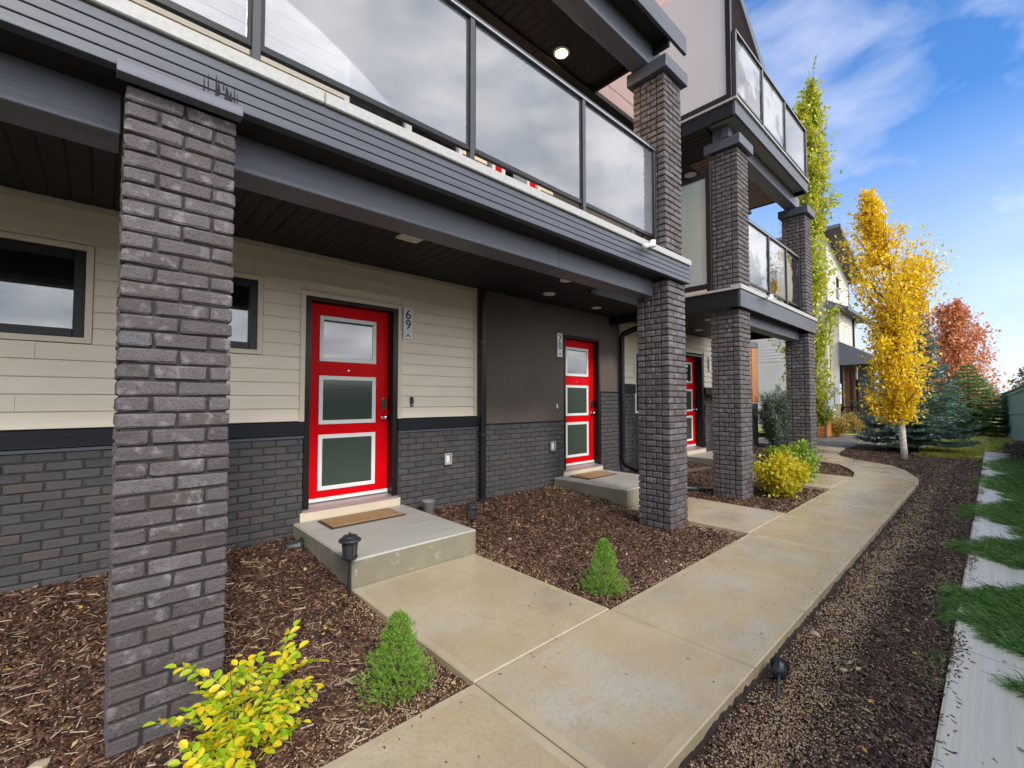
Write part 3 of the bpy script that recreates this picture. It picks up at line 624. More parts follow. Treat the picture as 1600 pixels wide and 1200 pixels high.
# ---- unit 70
u70 = thing('townhouse', 'brown stucco townhouse with red door 70 behind the middle pillar', 'townhouse', (5.7, 5, 0), 'townhouse units in the row')
s70 = MB().box(3.93, 5.81, 4.98, 5.05, 1.155, 3.10).box(5.81, 6.86, 4.98, 5.05, 2.622, 3.10).box(6.86, 7.50, 4.98, 5.05, 1.66, 3.10)
s70.build('stucco_wall', STU, u70)
box('stucco_flashing', 3.93, 5.81, 4.968, 5.04, 1.135, 1.152, BAND, u70, .001); box('stucco_flashing', 6.86, 7.5, 4.968, 5.04, 1.635, 1.657, BAND, u70, .001)
brick_field(u70, 3.93, 5.805, -.1, 1.133); brick_field(u70, 6.865, 7.50, -.1, 1.632)
door(u70, 5.815, 6.855, DZ0-.03, 2.615, 5.87, 6.80)
# ---- unit 71
u71 = thing('townhouse', 'tan sided townhouse with red door 71 beyond the second pillar pair', 'townhouse', (10, 5, 0), 'townhouse units in the row')
siding(u71, (7.53, 14.48), 1.82, 3.10, 5.0, holes=[(8.03, 8.77, 1.2, 2.52), (10.19, 11.27, 0, 2.66)])
window(u71, 8.08, 8.72, 1.27, 2.46, cas=WHT)
box('corner_trim', 7.502, 7.53, 4.966, 5.03, 1.82, 3.1, TAN, u71)
for a, b in ((7.502, 8.03), (8.77, 10.19), (11.27, 14.48)): box('band', a, b, 4.945, 5.03, 1.64, 1.815, BAND, u71, .006)
brick_field(u71, 7.505, 8.03, -.1, 1.637); brick_field(u71, 8.77, 10.18, -.1, 1.637, limit=60); brick_field(u71, 11.28, 15.0, -.1, 1.40, limit=150, key=lambda b: b[0] if b[0] < 12 else 30-b[0])
box('brick_base_infill', 8.03, 8.77, 4.98, 5.0, -.1, 1.2, MOR, u71, 0)
door(u71, 10.24, 11.22, DZ0-.03, 2.615, 10.28, 11.14, yS=5.17)
for k in range(4): box('cedar_board', 14.49+k*.128, 14.49+k*.128+.124, 4.94, 5.03, 1.42, 3.08, CED, u71, .003)
# upper storeys of the row
def body(u, x0, x1, zt): box('house_body', x0, x1, 5.72, 10, -.2, zt, STP, u, 0)
body(u69, -3.2, 3.92, 9); body(u70, 3.93, 7.5, 9); body(u71, 7.51, 14.98, 3.1); box('house_body', 7.51, 13.35, 5.73, 10, 3.11, 9.3, STP, u71, 0)
UY = 4.5
siding(u69, (-3.2, 3.78), 3.26, 5.9, UY, holes=[(1.78, 3.30, 3.0, 5.52), (3.70, 4.8, 3, 5.7)])
siding(u70, (3.78, 5.0), 3.26, 5.9, UY, holes=[(3.78, 4.72, 3.0, 5.62)])
slide = MB().box(1.78, 1.84, UY-.02, UY+.06, 3.26, 5.5).box(3.24, 3.3, UY-.02, UY+.06, 3.26, 5.5).box(2.5, 2.58, UY-.01, UY+.06, 3.26, 5.44).box(1.84, 3.24, UY-.02, UY+.06, 5.44, 5.5).build('patio_door', WHT, u69, .003)
MB().box(1.84, 3.24, UY+.03, UY+.036, 3.28, 5.44).build('pane', GLW, slide); MB().box(1.7, 3.4, UY+.12, UY+.14, 3.2, 5.6).build('curtain', CURT, slide)
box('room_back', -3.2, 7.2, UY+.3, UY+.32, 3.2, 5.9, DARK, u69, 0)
ud = MB().box(3.84, 4.66, UY+.02, UY+.06, 3.34, 5.56).build('upper_door', RED, u70, .003)
MB().box(3.98, 4.52, UY+.0, UY+.018, 3.62, 5.36).box(3.78, 3.838, UY-.03, UY+.06, 3.3, 5.62).box(4.662, 4.72, UY-.03, UY+.06, 3.3, 5.62).box(3.838, 4.662, UY-.03, UY+.06, 5.562, 5.62).build('door_trim', WHT, ud, .003)
MB().box(4.04, 4.46, UY-.006, UY-.001, 3.68, 5.30).build('pane', GLW, ud)
box('upper_stucco_wall', 5.0, 7.19, UY, UY+.08, 3.26, 5.88, STU, u70, 0)
box('upper_wall', 7.2, 13.35, UY, UY+.08, 3.26, 5.88, STP, u71, 0)
# third storey: stucco stands forward of the storey below
for u, a, b in ((u69, -3.2, 3.92), (u70, 3.93, 7.2), (u71, 7.21, 11.2)):
    for z0, z1 in ((5.96, 6.172), (6.18, 7.1), (7.108, 9.4)): box('stucco_panel', a+.003, b-.003, 3.77, 3.85, z0, z1, STP, u, .004)
    box('overhang_soffit', a, b-.002, 3.76, 4.6, 5.885, 5.955, SOF, u, .003)
    box('upper_body', a, b-.004, 3.86, 9.9, 5.96, 9.4, STP, u, 0)
# gable roof end of the row, seen above the top balcony
MB().prism([(11.55, 8.95), (11.55, 9.2), (7.2, 12.1), (2.8, 9.2), (2.8, 8.95), (7.2, 11.85)], 1, 3.52, 10.2).build('roof', SHG, u71)
MB().prism([(11.58, 8.9), (11.58, 9.14), (7.2, 12.05), (7.2, 11.8)], 1, 3.45, 3.515).build('rake_board', FAS, u71)
MB().prism([(7.21, 9.41), (10.8, 9.41), (7.21, 11.8)], 1, 3.9, 4.1).build('gable_wall', STP, u71)
MB().tube([(11.62, 3.44, 9.05), (11.62, 10, 9.05)], .055, 8).build('eave_gutter', FAS, u71)
box('terrace_roof', 11.2, 15.2, 5.0, 10, 3.12, 3.3, SHG, u71)

# ================================================================== BALCONIES
def soffit(parent, x0, x1, y0, y1, z, m=SOF, w=.125):
    t = MB().box(x0, x1, y0, y1, z+.02, z+.05).build('soffit_backing', SOF, parent)
    pr = MB().prism([(0, 0), (.012, -.008), (w-.014, -.008), (w-.002, 0), (w-.002, .018), (0, .018)], 1, 0, 1).mesh('soffit_board'); pr.materials.append(m)
    n = int((x1-x0)/w)
    for k in range(n): put('soffit_board', pr, None, t, (x0+k*w, y0, z), None, (1, y1-y0, 1))
def fascia(parent, x0, x1, y, z0, z1, n=4):
    h = (z1-z0)/n; t = box('fascia_backing', x0, x1, y+.004, y+.05, z0, z1, FAS, parent, 0)
    for i in range(n):
        cs = [x0, *( [random.uniform(x0+1.2, x0+2.8)] if i % 2 else [random.uniform(x1-2.8, x1-1.4)]), x1]
        for a, b in zip(cs[:-1], cs[1:]):
            MB().prism([(y+.004, z0+i*h+.001), (y-.004, z0+i*h+.001), (y-.006, z0+i*h+.004), (y-.002, z0+(i+1)*h-.004), (y+.004, z0+(i+1)*h-.001)], 0, a+.0008, b-.0008).build('fascia_board', FAS, t)
    return t
def railing(parent, xs, y, zb, zt, gm=GLB, gmats=None, ps=.045):
    for i, x in enumerate(xs): box('post', x-ps/2, x+ps/2, y-.03, y+.03, zb-.30 if zb > 3.4 and zb < 3.7 else zb-.10, zt-.05, FAS if False else BLKM, parent, .003)
    a, b = xs[0], xs[-1]
    MB().prism([(y-.035, zt-.055), (y-.035, zt-.02), (y-.028, zt), (y+.028, zt), (y+.035, zt-.02), (y+.035, zt-.055)], 0, a-ps/2-.25 if a < 1 else a-ps/2, b+ps/2).build('top_rail', BLKM, parent, .002)
    box('rail_trim', a, b, y-.037, y-.036, zt-.048, zt-.034, ALUL, parent, 0)
    for i in range(len(xs)-1):
        x0, x1 = xs[i]+ps/2, xs[i+1]-ps/2
        f = MB().box(x0, x1, y-.018, y+.018, zb, zb+.04).box(x0, x0+.022, y-.014, y+.014, zb+.04, zt-.06).box(x1-.022, x1, y-.014, y+.014, zb+.04, zt-.06).build('panel_frame', BLK, parent, .002)
        g_ = MB().box(x0+.02, x1-.02, y-.004, y+.004, zb+.035, zt-.055).mesh('glass_panel')
        put('glass_panel', g_, gmats[i] if gmats else gm, parent)
BLKM = mat('rail_charcoal', [(.3, (.020, .021, .025)), (.7, (.032, .033, .038))], rough=.35, scale=5)
ALUL = mat('rail_pale_metal', [(.3, (.30, .30, .32)), (.7, (.38, .38, .40))], rough=.3, scale=8, metal=.5)  # paler grey metal of the thin strip along the top rail

bA = thing('balcony', 'long charcoal balcony with misted glass panels over red door 69', 'balcony', (1.1, 2.6, 2.78), 'balconies along the row')
soffit(bA, -3.2, 5.19, 3.065, 4.98, 3.10)
box('deck_slab', -3.2, 5.40, 2.62, 4.99, 3.15, 3.245, CRM, bA, 0)
fascia(bA, -3.2, 5.425, 2.56, 2.96, 3.18)
box('fascia_return', 5.38, 5.43, 2.563, 3.06, 2.96, 3.18, FAS, bA)
box('fascia_underside', -3.2, 5.40, 2.565, 2.815, 2.972, 3.0, SOF, bA, 0)
for a, b in ((-3.2, .9), (.904, 4.2), (4.204, 5.43)): box('ledge', a, b, 2.535, 2.75, 3.183, 3.256, CRM, bA, .006)
for a, b in ((-3.2, .045), (.485, 3.22), (3.2225, 4.975)): box('beam', a, b, 2.816, 3.055, 2.775, 3.06, BEAM, bA, .005)
box('beam_trim', .485, 4.975, 3.057, 3.10, 2.835, 3.08, BAND, bA, .004); box('beam_trim', -3.2, .045, 3.057, 3.10, 2.835, 3.08, BAND, bA, .004)
box('pillar_trim', .02, .50, 2.542, 2.612, 2.932, 2.985, BEAM, bA, .002)
STAIN = mat('water_stain', [(0, (.012, .014, .018)), (1, (.018, .02, .024))], rough=.7, scale=5, spec=.15)
for k, (x, zt, zb, w) in enumerate(((.335, 3.07, 2.99, .004), (.352, 3.09, 3.0, .003), (.385, 3.10, 2.965, .006), (.395, 3.075, 3.0, .009), (.415, 3.085, 3.03, .004), (.430, 3.06, 2.975, .016), (.447, 3.045, 2.99, .010), (.462, 3.08, 2.97, .004), (.474, 3.05, 2.985, .003))):
    MB().prism([(x-w*.3, zt), (x-w*.5, (zt+zb)/2), (x-w*.8, zb+.012), (x-w*.3, zb), (x+w*.5, zb+.004), (x+w*.7, (zt+zb)/2-.01), (x+w*.2, zt-.01)], 1, 2.5525, 2.5535).build('water_stain', STAIN, bA)
railing(bA, [-2.4, -.9, .60, 2.13, 3.56, 4.965], 2.79, 3.48, 4.62)
# overhang between the two balconies
oh = thing('floor_overhang', 'dark soffit strip bridging the gap over door 70', 'overhang', (6.2, 4.5, 3.1))
soffit(oh, 5.20, 7.2, 3.98, 4.98, 3.10); box('edge_board', 5.2, 7.2, 3.93, 3.975, 3.05, 3.24, BAND, oh); box('slab', 5.2, 7.2, 3.98, 4.99, 3.15, 3.24, BAND, oh, 0)
box('edge_flashing', 5.2, 7.2, 3.90, 3.929, 3.17, 3.2, CRM, oh)

bA3 = thing('balcony', 'upper left balcony underside with a glowing pot light', 'balcony', (1.1, 2.6, 5.7), 'balconies along the row')
soffit(bA3, -3.2, 5.03, 3.06, 3.755, 5.93)
box('deck_slab', -3.2, 5.03, 2.62, 3.75, 5.985, 6.1, SOF, bA3, 0)
box('fascia_board', -3.2, 5.43, 2.56, 2.6, 5.93, 6.16, FAS, bA3); box('beam', -3.2, 5.36, 2.816, 3.055, 5.705, 5.98, BEAM, bA3, .005)
box('end_board', 5.03, 5.07, 2.6, 3.755, 5.86, 6.1, BAND, bA3)

bB = thing('balcony', 'charcoal balcony on the two far pillars with clear glass railing', 'balcony', (9.3, 2.6, 2.78), 'balconies along the row')
soffit(bB, 7.21, 11.3, 3.065, 4.98, 3.10); box('deck_slab', 7.2, 11.38, 2.64, 4.99, 3.15, 3.2, CRM, bB, 0)
for a, b in ((7.15, 9.9), (9.903, 11.45)): box('fascia_board', a, b, 2.58, 2.62, 2.935, 3.2, FAS, bB, .004)
box('side_fascia', 7.15, 7.2, 2.623, 4.99, 2.935, 3.2, BAND, bB, .004); box('end_fascia', 11.4, 11.45, 2.623, 4.5, 2.935, 3.2, BAND, bB, .004)
box('ledge', 7.12, 11.47, 2.56, 2.72, 3.203, 3.275, CRM, bB, .004); box('side_ledge', 7.12, 7.25, 2.722, 4.49, 3.203, 3.24, CRM, bB, .004)
for a, b in ((7.76, 9.3), (9.302, 11.0)): box('beam', a, b, 2.80, 3.03, 2.775, 3.04, BEAM, bB, .005)
railing(bB, [7.78, 9.09, 10.12, 11.02], 2.79, 3.48, 4.60, gm=GLC)
box('panel_post', 7.165, 7.225, 3.02, 3.10, 3.24, 5.3, BLK, bB); box('panel_rail', 7.17, 7.22, 3.102, 4.48, 3.30, 3.38, BLK, bB); box('panel_rail', 7.17, 7.22, 3.102, 4.48, 5.13, 5.2, BLK, bB)
box('privacy_panel', 7.185, 7.197, 3.102, 4.48, 3.38, 5.13, GLF, bB, 0)
# top balcony
bC = thing('balcony', 'topmost balcony at right with blue sky showing through its glass', 'balcony', (9, 2.6, 5.7), 'balconies along the row')
soffit(bC, 7.09, 8.0, 3.06, 4.5, 5.90); soffit(bC, 8.0, 10.9, 3.06, 4.5, 5.90, SOFW); box('deck_slab', 7.08, 10.88, 2.62, 3.76, 5.96, 6.1, CRM, bC, 0)
for a, b in ((7.03, 9.6), (9.603, 10.93)): box('fascia_board', a, b, 2.56, 2.60, 5.88, 6.10, FAS, bC, .004)
box('side_fascia', 7.03, 7.08, 2.603, 4.49, 5.88, 6.10, BAND, bC, .004); box('end_fascia', 10.88, 10.93, 2.603, 4.49, 5.88, 6.10, BAND, bC, .004)
box('edge_trim', 7.0, 10.96, 2.53, 2.60, 6.103, 6.14, CRM, bC, .004); box('side_trim', 7.0, 7.06, 2.604, 3.76, 6.103, 6.14, CRM, bC, .004)
for a, b in ((7.30, 9.3), (9.302, 11.25)): box('beam', a, b, 2.80, 3.03, 5.69, 5.93, BEAM, bC, .005)
box('beam_block', 7.22, 7.40, 2.74, 2.86, 5.69, 5.85, FAS, bC)
railing(bC, [7.08, 8.25, 9.47, 10.86], 2.58, 6.22, 7.24, gmats=[GLC2 if False else GLC, GLC, GLB])
box('panel_post', 7.04, 7.10, 2.62, 2.70, 6.14, 8.4, BLK, bC); box('panel_rail', 7.045, 7.095, 2.702, 3.75, 6.17, 6.26, BLK, bC)
box('privacy_panel', 7.06, 7.072, 2.702, 3.75, 6.26, 8.4, GLP, bC, 0)

# ================================================================== PILLARS
pillar('brick_pillar', 'large grey brown brick pillar nearest the camera at left', .055, 2.616, -.12, 2.93)
pillar('brick_pillar', 'brick pillar standing by the walk in front of door 70', 4.98, 2.616, -.12, 2.955)
pillar('brick_pillar', 'upper brick pillar with black cap at the end of the misted glass railing', 4.98, 2.64, 3.26, 5.53, cap=True)
pillar('brick_pillar', 'ground level brick pillar behind the yellow shrub', 7.28, 2.65, -.12, 2.93, .45)
pillar('brick_pillar', 'upper brick pillar with black cap beside the frosted privacy panel', 7.30, 2.65, 3.28, 5.52, .45, cap=True)
pillar('brick_pillar', 'farthest ground level brick pillar beside the green aspen', 11.04, 2.63, -.12, 2.93, .45)
pillar('brick_pillar', 'farthest upper brick pillar with black cap against the green aspen', 11.04, 2.65, 3.28, 5.51, .45, cap=True)

# ================================================================== STEPS, MATS, FITTINGS
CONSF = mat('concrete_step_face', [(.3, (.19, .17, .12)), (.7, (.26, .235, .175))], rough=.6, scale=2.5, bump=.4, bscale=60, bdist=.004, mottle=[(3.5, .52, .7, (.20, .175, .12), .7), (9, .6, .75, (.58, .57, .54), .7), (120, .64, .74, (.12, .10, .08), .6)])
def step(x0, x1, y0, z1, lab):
    o = MB().box(x0, x1, y0, 4.953, -.1, z1).mesh('concrete_step', .012)
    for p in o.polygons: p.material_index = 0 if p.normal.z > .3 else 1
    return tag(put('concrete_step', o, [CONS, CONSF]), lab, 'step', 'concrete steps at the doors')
step(1.50, 2.768, 3.505, .222, 'grey brushed concrete step in front of door 69')
step(5.52, 6.85, 3.56, .222, 'grey concrete step in front of door 70 behind the middle pillar')
step(10.05, 11.6, 3.9, .20, 'farthest concrete step in front of door 71')
def mat_(x, y, w, d, z, lab):
    t = thing('doormat', lab, 'doormat', (x, y, z), 'brown doormats')
    MB().box(x-w/2, x+w/2, y-d/2, y+d/2, z+.001, z+.010).build('rubber_edge', RUB, t, .003)
    MB().box(x-w/2+.022, x+w/2-.022, y-d/2+.022, y+d/2-.022, z+.0105, z+.020).build('coir_pile', COIR, t, .004)
mat_(2.12, 4.66, .82, .40, .222, 'worn brown coir doormat with black border at door 69')
mat_(6.18, 4.64, .80, .42, .222, 'plain orange brown doormat at door 70')

def text_mesh(s, size):
    cu = bpy.data.curves.new('digit', 'FONT'); cu.body = s; cu.size = size; cu.align_x = 'CENTER'; cu.align_y = 'CENTER'; cu.extrude = .002; cu.offset = .0012
    o = bpy.data.objects.new('tmp', cu); COL.objects.link(o); dg = bpy.context.evaluated_depsgraph_get(); me = bpy.data.meshes.new_from_object(o.evaluated_get(dg))
    bpy.data.objects.remove(o); me.name = 'digit'; return me
def plaque(x0, x1, z0, z1, s, lab, y=4.955):
    t = thing('number_plaque', lab, 'house number', ((x0+x1)/2, y, z0), 'house number plaques')
    box('plate', x0, x1, y-.012, y, z0, z1, WHT, t, .002); cx = (x0+x1)/2; h = z1-z0
    for i, ch in enumerate(s): put('digit', text_mesh(ch, h*.40), BLKT, t, (cx, y-.0145, z0+h*(.76-.31*i)), (R(90), 0, 0))
    if s:
        w = (x1-x0)*.30
        MB().prism([(cx-w, z0+h*.07), (cx-w*.72, z0+h*.07), (cx, z0+h*.125), (cx+w*.72, z0+h*.07), (cx+w, z0+h*.07), (cx, z0+h*.165)], 1, y-.0155, y-.0125).build('chevron', BLKT, t)
plaque(2.745, 2.875, 2.255, 2.655, '69', 'white vertical plaque reading 69 beside the left red door')
plaque(5.635, 5.765, 2.23, 2.63, '70', 'white vertical plaque reading 70 on the brown stucco', 4.972)
plaque(11.5, 11.62, 2.23, 2.62, '', 'narrow white plaque beside the farthest red door')
def doorbell(x, z, y, lab, w=.045, h=.13, m=GREYP):
    t = thing('doorbell', lab, 'doorbell', (x, y, z)); r = w/2
    pts = [(x+r*math.cos(a), z+(h/2-r if math.sin(a) > 0 else -h/2+r)+r*math.sin(a)) for a in [i*math.pi/8+1e-3 for i in range(16)]]
    MB().prism(pts, 1, y-.026, y).build('housing', BLKP if m is GREYP else m, t, .003)
    MB().lathe([(r*.6, 0), (r*.6, -.004)], (x, y-.0265, z-h*.27), 14, ax=1).build('button', m, t); MB().lathe([(r*.45, 0), (r*.45, -.005)], (x, y-.0265, z+h*.27), 14, ax=1).build('lens', BLK, t)
doorbell(2.885, 1.475, 4.986, 'grey and black oval video doorbell on tan siding')
doorbell(5.625, 1.40, 4.979, 'tiny white doorbell on the brown stucco', .03, .085, WHT)
def outlet(x, z, y, lab):
    t = thing('outlet_box', lab, 'outdoor outlet', (x, y, z), 'covered outdoor outlets')
    box('back_box', x-.045, x+.045, y-.03, y, z-.065, z+.065, GREYP, t, .005)
    b = MB().box(x-.055, x+.055, y-.05, y-.031, z-.075, z-.06).box(x-.055, x+.055, y-.05, y-.031, z+.06, z+.075).box(x-.055, x-.04, y-.05, y-.031, z-.06, z+.06).box(x+.04, x+.055, y-.05, y-.031, z-.06, z+.06)
    b.build('cover_frame', GREYP, t, .002); box('socket', x-.022, x+.022, y-.034, y-.0305, z-.045, z+.045, WHT, t, .002)
outlet(3.41, .72, 4.965, 'grey outdoor outlet cover on the brick between door 69 and the downspout')
outlet(5.48, .745, 4.965, 'grey outdoor outlet cover on the brick left of door 70')
outlet(11.75, 1.35, 4.965, 'farthest small outlet cover on brick right of door 71')

# black downspouts
d = thing('downspout', 'straight black square downspout between tan siding and brown stucco', 'downspout', (3.98, 4.9, .08), 'black downspouts')
box('pipe', 3.935, 4.015, 4.865, 4.94, .11, 3.09, BLK, d, .008); box('strap', 3.925, 4.03, 4.86, 4.945, 2.3, 2.33, BLKP, d, .002); box('strap', 3.925, 4.03, 4.86, 4.945, 1.0, 1.03, BLKP, d, .002)
MB().lathe([(.07, .06), (.085, .1), (.085, .12), (.05, .125)], (3.98, 4.88, 0), 14).build('drain_collar', BLKP, d)
def sq_tube(name, pts, w, par):
    bm = MB(); bm.tube(pts, w*.7071, 4); return bm.build(name, BLK, par, .004)
d = thing('downspout', 'black downspout with bent elbows in front of the pale wall behind the middle pillar', 'downspout', (7.45, 4.88, .2), 'black downspouts')
MB().box(7.41, 7.49, 4.855, 4.93, .34, 2.72).build('pipe', BLK, d, .008)
sq_tube('upper_elbow', [(7.45, 4.89, 2.70), (7.47, 4.88, 2.78), (7.62, 4.7, 2.88), (7.9, 4.4, 3.0)], .08, d)
sq_tube('lower_elbow', [(7.45, 4.89, .36), (7.47, 4.86, .26), (7.62, 4.72, .17), (7.9, 4.45, .12)], .08, d)
o = MB().tube([(7.0+.0, 3.75, .06), (7.2, 3.55, .03), (7.45, 3.35, .0), (7.75, 3.28, -.02), (8.0, 3.35, -.03)], .045, 10).build('drain_hose', BLKP, None, 0, True); tag(o, 'black corrugated drain hose lying on mulch between the two pillars', 'hose')
o = MB().tube([(8.1, 4.35, .06), (8.8, 4.2, .07), (9.4, 4.1, .07)], .05, 8).build('driftwood_log', BARKD, None, 0, True); tag(o, 'short brown log on the mulch behind the middle pillar', 'log')

def pvc(x, z, lab):
    y = 2.535; b = MB().tube([(x, y+.02, z+.035), (x, y-.05, z+.035), (x-.03, y-.065, z+.02), (x-.2, y-.07, z-.035)], .026, 12); b.tube([(x-.005, y-.04, z+.08), (x-.005, y-.04, z+.01)], .032, 12)
    b.tube([(x-.20, y-.07, z-.035), (x-.235, y-.071, z-.046)], .031, 12)
    tag(b.build('drain_spout', PVC, None, 0, True), lab, 'drain spout', 'white drain spouts')
pvc(4.42, 3.17, 'white plastic drain elbow on the fascia left of the middle pillar'); pvc(8.25, 3.19, 'white plastic drain elbow on the far balcony fascia')

# soffit lights
def puck(x, y, z, lab, on=False, r=.085):
    t = thing('soffit_light', lab, 'ceiling light', (x, y, z-.02), 'round soffit lights')
    MB().lathe([(r, 0), (r, -.012), (r*.9, -.018), (r*.72, -.016)], (x, y, z), 24).build('trim_ring', WHT if not on else OFF, t, 0, True)
    MB().lathe([(r*.7, -.0165), (r*.7, -.020)], (x, y, z), 24).build('diffuser', LIT if on else OFF, t)
    if on:
        l = bpy.data.lights.new('pot_light_glow', 'SPOT'); l.energy = 28; l.color = (1, .62, .28); l.spot_size = R(165); l.shadow_soft_size = .07; l.spot_blend = .6
        lo = bpy.data.objects.new('pot_light_glow', l); COL.objects.link(lo); lo.parent = t; lo.location = (0, 0, -.03)
puck(4.21, 3.62, 5.922, 'lit warm glowing pot light under the top balcony', True, .105)
puck(4.50, 3.80, 3.092, 'unlit round light nearest the beam under the long balcony')
puck(4.90, 4.47, 3.092, 'unlit round light left of number 70 under the long balcony', r=.095)
puck(6.24, 4.60, 3.092, 'unlit round light above door 70 in the dark overhang')
puck(8.78, 3.76, 3.092, 'unlit light under the far balcony nearer its beam'); puck(9.95, 4.5, 3.092, 'unlit light under the far balcony above door 71')
puck(8.35, 3.9, 5.892, 'unlit pale light high under the topmost balcony', r=.11)
t = thing('soffit_vent', 'square cream vent cover in the dark soffit near door 69', 'vent', (2.19, 3.79, 3.08))
box('vent_plate', 2.07, 2.30, 3.68, 3.90, 3.068, 3.090, OFF, t, .004); 
for k in range(4): box('louvre', 2.09, 2.28, 3.71+k*.045, 3.735+k*.045, 3.062, 3.0675, OFF, t, .001)

# ================================================================== GARDEN LIGHTS, BUCKET
def lantern(x, y, z, lab, s=1., tilt=None, sunk=0):
    t = thing('solar_path_light', lab, 'garden light', (x, y, z), 'black solar path lights')
    def P(name, prof, m=BLKP, n=16): return MB().lathe([(r*s, q*s) for r, q in prof], (0, 0, 0), n).build(name, m, None, 0, False)
    ps = [P('stake', [(.004, -.06), (.014, 0), (.014, .02), (.012, .25), (.016, .255)], BLKP, 8), P('lower_cup', [(.030, .245), (.055, .262), (.058, .275), (.050, .278)]), P('lens_body', [(.047, .278), (.056, .375), (.056, .38)], mat('lantern_lens', [(.3, (.03, .032, .036)), (.7, (.05, .052, .058))], rough=.15, scale=30), 8),
          P('cap', [(.062, .38), (.078, .384), (.080, .392), (.074, .400), (.052, .412), (.050, .422), (.020, .428)]), P('finial', [(.008, .428), (.010, .44), (.004, .448)], BLKP, 8)]
    b = MB()
    for k in range(8):
        a = 2*math.pi*k/8; c, q = math.cos(a)*s, math.sin(a)*s; b.tube([(c*.048, q*.048, .278*s), (c*.057, q*.057, .38*s)], .004*s, 4)
    ps.append(b.build('rib_cage', BLKP))
    for o in ps: o.parent = t; o.location = (0, 0, 0); ORG_[o.name] = Vector((x, y, z))
    if tilt: t.rotation_euler = tilt
    return t
lantern(1.47, 3.46, -.02, 'black solar path light standing at the front left corner of the step', 1.08)
lantern(2.92, 3.78, .0, 'black solar path light standing just right of the door 69 step', .95)
lantern(1.10, 4.72, .07, 'fallen black path light lying in the mulch against the brick wall', 1.0, (0, R(88), R(-14)))
bpy.data.objects[-1] if False else None
lantern(2.62, .80, -.02, 'fallen black path light lying beside the right edge of the path', .62, (0, R(84), R(14)))
t = thing('bucket', 'small silver bucket beside the step against the brick wall', 'bucket', (3.0, 4.72, .12))
MB().lathe([(.055, 0), (.058, .004), (.085, .145), (.090, .150), (.084, .150), (.055, .01), (.001, .008)], (3.0, 4.74, .115), 24).build('pail', mat('pail_zinc', [(.3, (.42, .43, .44)), (.7, (.55, .55, .56))], rough=.3, scale=12, metal=.7), t, 0, True)
MB().tube([(3.0+.088*math.cos(a), 4.74+.088*math.sin(a)*.4-.05*abs(math.sin(a)), .262-.06*abs(math.sin(a))) for a in [math.pi*k/10 for k in range(11)]], .003, 6).build('handle', STEEL, t)

# ================================================================== PLANTS
def needles(name, P, D, ln, wd, m, parent=None, curve=0):
    """one thin triangle per needle or blade, from P along D"""
    P = np.asarray(P, float); D = np.asarray(D, float); D /= np.linalg.norm(D, axis=1, keepdims=True)+1e-9; n = len(P)
    ln = np.asarray(ln)*np.ones(n); side = np.cross(D, rng.normal(size=(n, 3))); side /= np.linalg.norm(side, axis=1, keepdims=True)+1e-9
    a = P-side*wd/2; b = P+side*wd/2
    if curve:
        mid = P+D*ln[:, None]*.55; tip = P+D*ln[:, None]; tip[:, 2] -= curve*ln; V = np.stack([a, b, mid+side*wd*.4, mid-side*wd*.4, tip], 1).reshape(-1, 3)
        i = np.arange(n)[:, None]*5; F = np.concatenate([i+[[0, 1, 2]], i+[[0, 2, 3]], i+[[3, 2, 4]]])
    else:
        V = np.stack([a, b, P+D*ln[:, None]], 1).reshape(-1, 3); F = np.arange(3*n).reshape(-1, 3)
    return put(name, mesh_np(name, V, F), m, parent)
def dwarf(x, y, H, Rm, lab):
    z0 = float(hz_(x, y))-.01; t = thing('dwarf_spruce', lab, 'small spruce', (x, y, z0), 'small bright green dwarf spruces')
    MB().tube([(x, y, z0), (x+.004, y, z0+H*.9)], [.010, .003], 6).build('trunk', BARKD, t)
    P, D = [], []
    n = 1750
    for k in range(n):
        f = rng.random()**1.35; a = rng.uniform(0, 2*math.pi); lob = 1+.16*math.sin(a*2+f*7+x)+.26*math.sin(a*7+f*5+x*3)*math.sin(f*27+a*2)
        rr = Rm*((1-f)**.72*.97+.045)*lob*rng.uniform(.45, 1.12)*(1 if f > .13 else .75+f*2); z = z0+H*(.03+.93*f)
        c = np.array([x+rr*math.cos(a), y+rr*math.sin(a), z]); d = np.array([math.cos(a), math.sin(a), .75+f*1.6]); d /= np.linalg.norm(d)
        for j in range(15):
            s = rng.random(); P.append(c+d*.024*s); q = d*.8+rng.normal(0, .6, 3); D.append(q)
    needles('needles', P, D, rng.uniform(.011, .018, len(P)), .0026, DWF, t)
dwarf(1.21, 2.20, .42, .17, 'small bright green dwarf spruce in the nearest mulch bed')
dwarf(3.04, 2.18, .43, .165, 'small bright green dwarf spruce at the corner where the walks meet')

